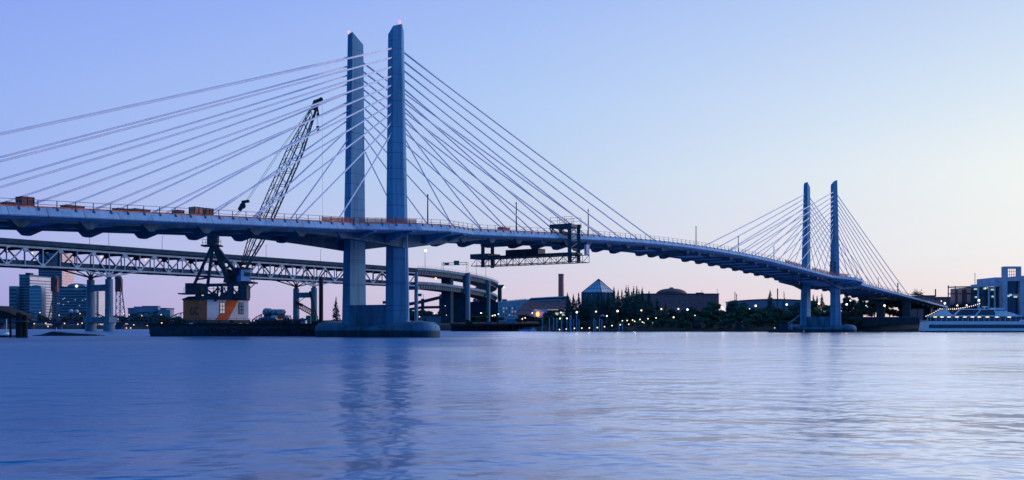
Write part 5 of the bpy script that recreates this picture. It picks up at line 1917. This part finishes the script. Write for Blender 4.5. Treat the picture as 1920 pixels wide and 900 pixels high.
def make_conifer(seed, h=10.0, rad=2.0, n=900, narrow=1.0):
    rnd = random.Random(seed)
    tr, crn = MB(), MB()
    tr.tube((0, 0, 0), (0, 0, h * .96), .16 + h * .012, .03, 7)
    lv = int(h * 2.2)
    for i in range(lv):
        q = i / lv
        z = h * (.1 + .9 * q)
        rr = rad * (1 - q) ** 1.1 * rnd.uniform(.8, 1.15) + .04
        nb = 5 if q < .7 else 4
        for j in range(nb):
            a = rnd.uniform(0, 6.28)
            tipp = Vector((rr * math.cos(a), rr * math.sin(a), z - rr * .28))
            tr.bar((0, 0, z), tipp, .05)
            for _ in range(int(n / (lv * nb))):
                t_ = rnd.uniform(.15, 1.05)
                p_ = Vector((0, 0, z)).lerp(tipp, t_) + Vector((rnd.gauss(0, 1), rnd.gauss(0, 1), rnd.gauss(0, .9))) * min(.18, .04 + rr * .14)
                leaf(rnd, crn, p_, rnd.uniform(.1, .24) * (1.15 - .65 * q))
    for _ in range(14):
        leaf(rnd, crn, Vector((rnd.gauss(0, .05), rnd.gauss(0, .05), h * rnd.uniform(.93, 1.02))), .14)
    return tr, crn


def make_broad(seed, h=7.0, rad=3.0, n=1100, leafs=.3, trunk=.35):
    rnd = random.Random(seed)
    tr, crn = MB(), MB()
    tr.tube((0, 0, 0), (0, 0, h * .55), .2, .12, 7)
    k = 11
    for i in range(k):
        a = rnd.uniform(0, 6.28)
        q = rnd.uniform(.1, 1)
        z = h * rnd.uniform(trunk, .86)
        rr = rad * math.sqrt(q) * (1 - .45 * abs(z / h - .5))
        c = Vector((rr * .75 * math.cos(a), rr * .75 * math.sin(a), z))
        tr.tube((0, 0, h * rnd.uniform(.2, .5)), c, .08, .03, 5)
        leafball(rnd, crn, c, rad * rnd.uniform(.32, .52), n // k, leafs)
    return tr, crn


PROTO = {}


def proto(kind, seed):
    key = (kind, seed)
    if key not in PROTO:
        if kind == 'conifer':
            tr, crn = make_conifer(seed, 10, 2.5, 3400)
        elif kind == 'fir':
            tr, crn = make_conifer(seed, 10, 2.9, 3000)
        elif kind == 'sparse':
            tr, crn = make_conifer(seed, 10, 2.2, 330)
        elif kind == 'shrub':
            tr, crn = make_broad(seed, 5, 2.8, 1500, .3, .12)
        else:
            tr, crn = make_broad(seed, 8, 3.3, 2200, .3)
        a = bpy.data.meshes.new('trunk')
        a.from_pydata(tr.v, [], tr.f)
        a.materials.append(M['bark'])
        b = bpy.data.meshes.new('crown')
        b.from_pydata(crn.v, [], crn.f)
        b.materials.append(FOL[seed % 3] if kind in ('shrub', 'tree') else FOL[0])
        PROTO[key] = (a, b)
    return PROTO[key]


def plant(kind, seed, loc, h, label, group, name=None, wide=1.0):
    base = {'conifer': 10, 'fir': 10, 'sparse': 10, 'shrub': 5, 'tree': 8}[kind]
    nm = {'conifer': 'conifer_tree', 'fir': 'fir_tree', 'sparse': 'sparse_tree', 'shrub': 'bank_shrub', 'tree': 'leafy_tree'}[kind]
    o = thing(name or nm, label, 'shrub' if kind == 'shrub' else 'tree', tuple(loc), group)
    s_ = h / base
    o.scale = (s_ * wide, s_ * wide, s_)
    o.rotation_euler = (0, 0, seed * 1.7 + loc[0])
    tr, crn = proto(kind, seed)
    for n_, me in (('trunk', tr), ('crown', crn)):
        c = bpy.data.objects.new(n_, me)
        C.objects.link(c)
        c.parent = o
    return o


GC = 'dark conifers in a row below the glass pyramid'
rt = random.Random(21)
con = ((1064, 549), (1075, 552), (1085, 548), (1093, 556), (1101, 553), (1110, 558), (1121, 546), (1132, 553), (1141, 549), (1151, 538), (1159, 543), (1166, 543), (1174, 537), (1178, 537), (1184, 546), (1188, 538), (1194, 537), (1198, 543), (1204, 539), (1217, 545), (1232, 559), (1248, 567),
       (1069, 560), (1080, 563), (1096, 562), (1106, 565), (1116, 560), (1127, 563), (1138, 560), (1147, 557), (1156, 556), (1170, 552), (1181, 553), (1191, 552), (1201, 555), (1211, 558), (1223, 566))
for i, (px, y) in enumerate(sorted(con)):
    Y = 485 + rt.uniform(-8, 8) - (10 if (px, y) in con[22:] else 0)
    g = gnd(px, Y)
    h = Z(y, Y) - g.z
    plant('conifer', 1 + i % 4, g, h, 'dark conifer, %s from the left in the row below the pyramid' % ordw(i), GC, wide=min(1.3, max(.8, 12.5 / h)))
SG = 'dense dark shrubs on the east bank'
n_sh = 0
shr = []
for k in range(118):
    px = 1016 + k * 5.1 + rt.uniform(-3, 3)
    band = k % 3
    Yoff = 9 + band * 11 + rt.uniform(-3, 3)
    Y = shore_y(X(px, 440)) + Yoff
    if 1030 < px < 1215:
        ytop = 601 - band * 6 + rt.uniform(-2, 3)
    else:
        ytop = 598 - band * 9 + rt.uniform(-4, 4)
    shr.append((px, Y, ytop))
for k, (px, Y, ytop) in enumerate(sorted(shr)):
    g = gnd(px, Y)
    h = max(1.6, Z(ytop, Y) - g.z)
    plant('shrub', 1 + k % 5, g, h, 'dark rounded bank shrub right of the moored boats, %s along the shore' % ordw(k) if k < 60 else 'dark bank shrub, %s along the shore left of the far pier' % ordw(k - 60), SG, wide=max(1.0, 3.2 / h))
TG = 'leafy trees on the east bank'
tre = ((1322, 570, 'broad tree before the right half of the brick hall'), (1340, 563, 'taller tree before the right corner of the brick hall'), (1372, 560, 'tree at the foot of the lattice pole'), (1388, 566, 'tree left of the vaulted warehouse roof'), (1305, 574, 'low tree below the domed roof'),
       (1430, 575, 'tree left of the pointed fir'), (1458, 574, 'tree right of the pointed fir'), (1490, 566, 'tree touching the left far tower leg'), (1520, 562, 'tree just right of the left far tower leg'), (1552, 570, 'tree left of the right far tower leg'),
       (1592, 552, 'tree right of the right far tower leg under the deck'), (1615, 556, 'tree under the far side span, nearest the tower'), (1640, 560, 'tree under the middle of the far side span'), (1668, 562, 'tree right of the lone lamp under the far span'), (1694, 566, 'last tree under the descending bridge end'),
       (1604, 575, 'low tree over the left end of the retaining wall'), (1690, 582, 'low tree over the right end of the retaining wall'), (1408, 577, 'low tree below the warehouse roof'), (1285, 577, 'low tree left of the broad one before the brick hall'))
for i, (px, y, lab) in enumerate(tre):
    Y = (462 if px < 1560 else 475) + (i % 3) * 5
    g = gnd(px, Y)
    h = Z(y, Y) - g.z
    plant('tree', 1 + i % 4, g, h, 'dark leafy ' + lab, TG, wide=max(.75, min(1.3, 8.5 / h)))
for px, y, kind, lab in ((1444, 543, 'fir', 'tall pointed fir rising left of the far towers'), (1470, 545, 'sparse', 'thin see-through conifer between the pole and the left far tower'), (1525, 552, 'conifer', 'left one of two pointed conifers seen between the far tower legs'), (1541, 550, 'fir', 'right one of two pointed conifers seen between the far tower legs'), (1532, 554, 'conifer', 'short conifer between the two pointed ones at the far tower')):
    g = gnd(px, 478)
    plant(kind, 2, g, Z(y, 478) - g.z, lab, 'conifers near the far towers', wide=.85 if kind == 'fir' else .8)
g = Vector((X(630, 640), 640, 1.0))
plant('fir', 2, g, Z(556, 640) - 1.0, 'dark pointed tree standing alone left of the near pier', None, wide=.7)
for i, (px, y, lab) in enumerate(((905, 583, 'dark round tree between the two ramp columns'), (897, 592, 'small tree right of the big ramp column'), (935, 597, 'tree right of the thinner ramp column'), (942, 598, 'small tree below the ribbed hall'), (987, 600, 'dark tree below the orange lamp'), (1000, 594, 'dark round tree below the glowing ring'), (1010, 599, 'tree right below the glowing ring'), (1030, 586, 'tree right of the lavender gable'), (1042, 596, 'low tree at the left end of the conifer row'), (972, 598, 'dark tree between the large block and the orange lamp'), (880, 598, 'low tree behind the big ramp column'), (797, 596, 'tree at the right foot of the near tower'))):
    Y = (545 if px < 960 else 500) + i % 3 * 4
    g = gnd(px, Y)
    plant('tree', 1 + i % 4, g, max(2.5, Z(y, Y) - g.z), 'leafy ' + lab, 'trees below the ramps and the brown roofed hall', wide=max(.9, min(1.6, 5.5 / max(2.5, Z(y, Y) - g.z))))
for i in range(22):
    px = 742 + i * 10 + rt.uniform(-3, 3)
    Y = 920 + rt.uniform(0, 60)
    g = gnd(px, Y)
    plant('tree', 1 + i % 4, g, Z(583 + rt.uniform(-5, 7), Y) - g.z, 'distant dark tree under the curved ramp, %s from the left of that row' % ordw(i), 'distant trees under the ramps', wide=1.5)
wh = thing('shade_wharf', 'added dark timber wharf on piles at the water below the curved ramp', 'shade_wharf', (X(925, 482), 482, 0))  # dark structure added to stand in for a shadow along the waterline
part('deck', MB().box(((X(843, 482) + X(1012, 482)) / 2, 486, Z(608, 482)), (X(1012, 482) - X(843, 482), 8, .7)), 'timber', wh)
part('shade_backing', MB().box(((X(846, 482) + X(1008, 482)) / 2, 489.5, Z(608, 482) / 2 - .5), (X(1008, 482) - X(846, 482), .5, Z(608, 482))), 'black', wh)
for k in range(15):
    x = X(847 + k * 11.5, 482)
    part('pile', MB().tube((x, 482.6, -2), (x, 482.6, Z(609.5, 482)), .28, n=8), 'timber', wh)
o = thing('warehouse', 'low dark flat building under the curved ramp with a pale strip', 'building', tuple(gnd(830, 800)))
part('wall', MB().box(((X(787, 800) + X(930, 800)) / 2, 810, (Z(594, 800) + 3) / 2), (X(930, 800) - X(787, 800), 20, Z(594, 800) - 3)), 'bdark', o)
part('roof', MB().box(((X(787, 800) + X(930, 800)) / 2, 810, Z(593.5, 800)), (X(931, 800) - X(786, 800), 21, .6)), 'bmid', o)
part('loading_bay', MB().box(P(840, 598, 799.7), (9, .3, 2)), 'glass', o)
# spiky lone tree at the far end of the bridge
rnd = random.Random(4)
c = gnd(1720, 520)
o = thing('spiky_tree', 'lone tree with feathery spreading twigs above the descending end of the bridge', 'tree', tuple(c))
top = P(1720, 553, 520)
part('trunk', MB().tube(c, top, .35, .2, 8), 'bark', o)
mb = MB()
for i in range(70):
    a = rnd.uniform(-.3, math.pi + .3)
    b = rnd.uniform(-1.2, 1.2)
    r = rnd.uniform(1.8, 3.9)
    e = top + Vector((math.cos(a) * r * math.cos(b), math.sin(b) * r, math.sin(a) * r * math.cos(b)))
    mb.bar(top, e, .07)
    for q in (.4, .55, .7, .8, .9, 1):
        leaf(rnd, mb, top.lerp(e, q) + Vector((rnd.gauss(0, .1), rnd.gauss(0, .1), rnd.gauss(0, .1))), rnd.uniform(.12, .26))
part('crown', mb, FOL[1], o)
# trees along the far left shore
for i in range(26):
    px = 8 + i * 23 + rt.uniform(-6, 6)
    Y = 1310 + rt.uniform(0, 12)
    g = gnd(px, Y)
    h = rt.uniform(9, 16)
    plant('tree', 1 + i % 4, g, h, 'far dark tree behind the lift bridge, %s from the left along that shore' % ordw(i), 'trees on the shore behind the lift bridge', wide=1.5)
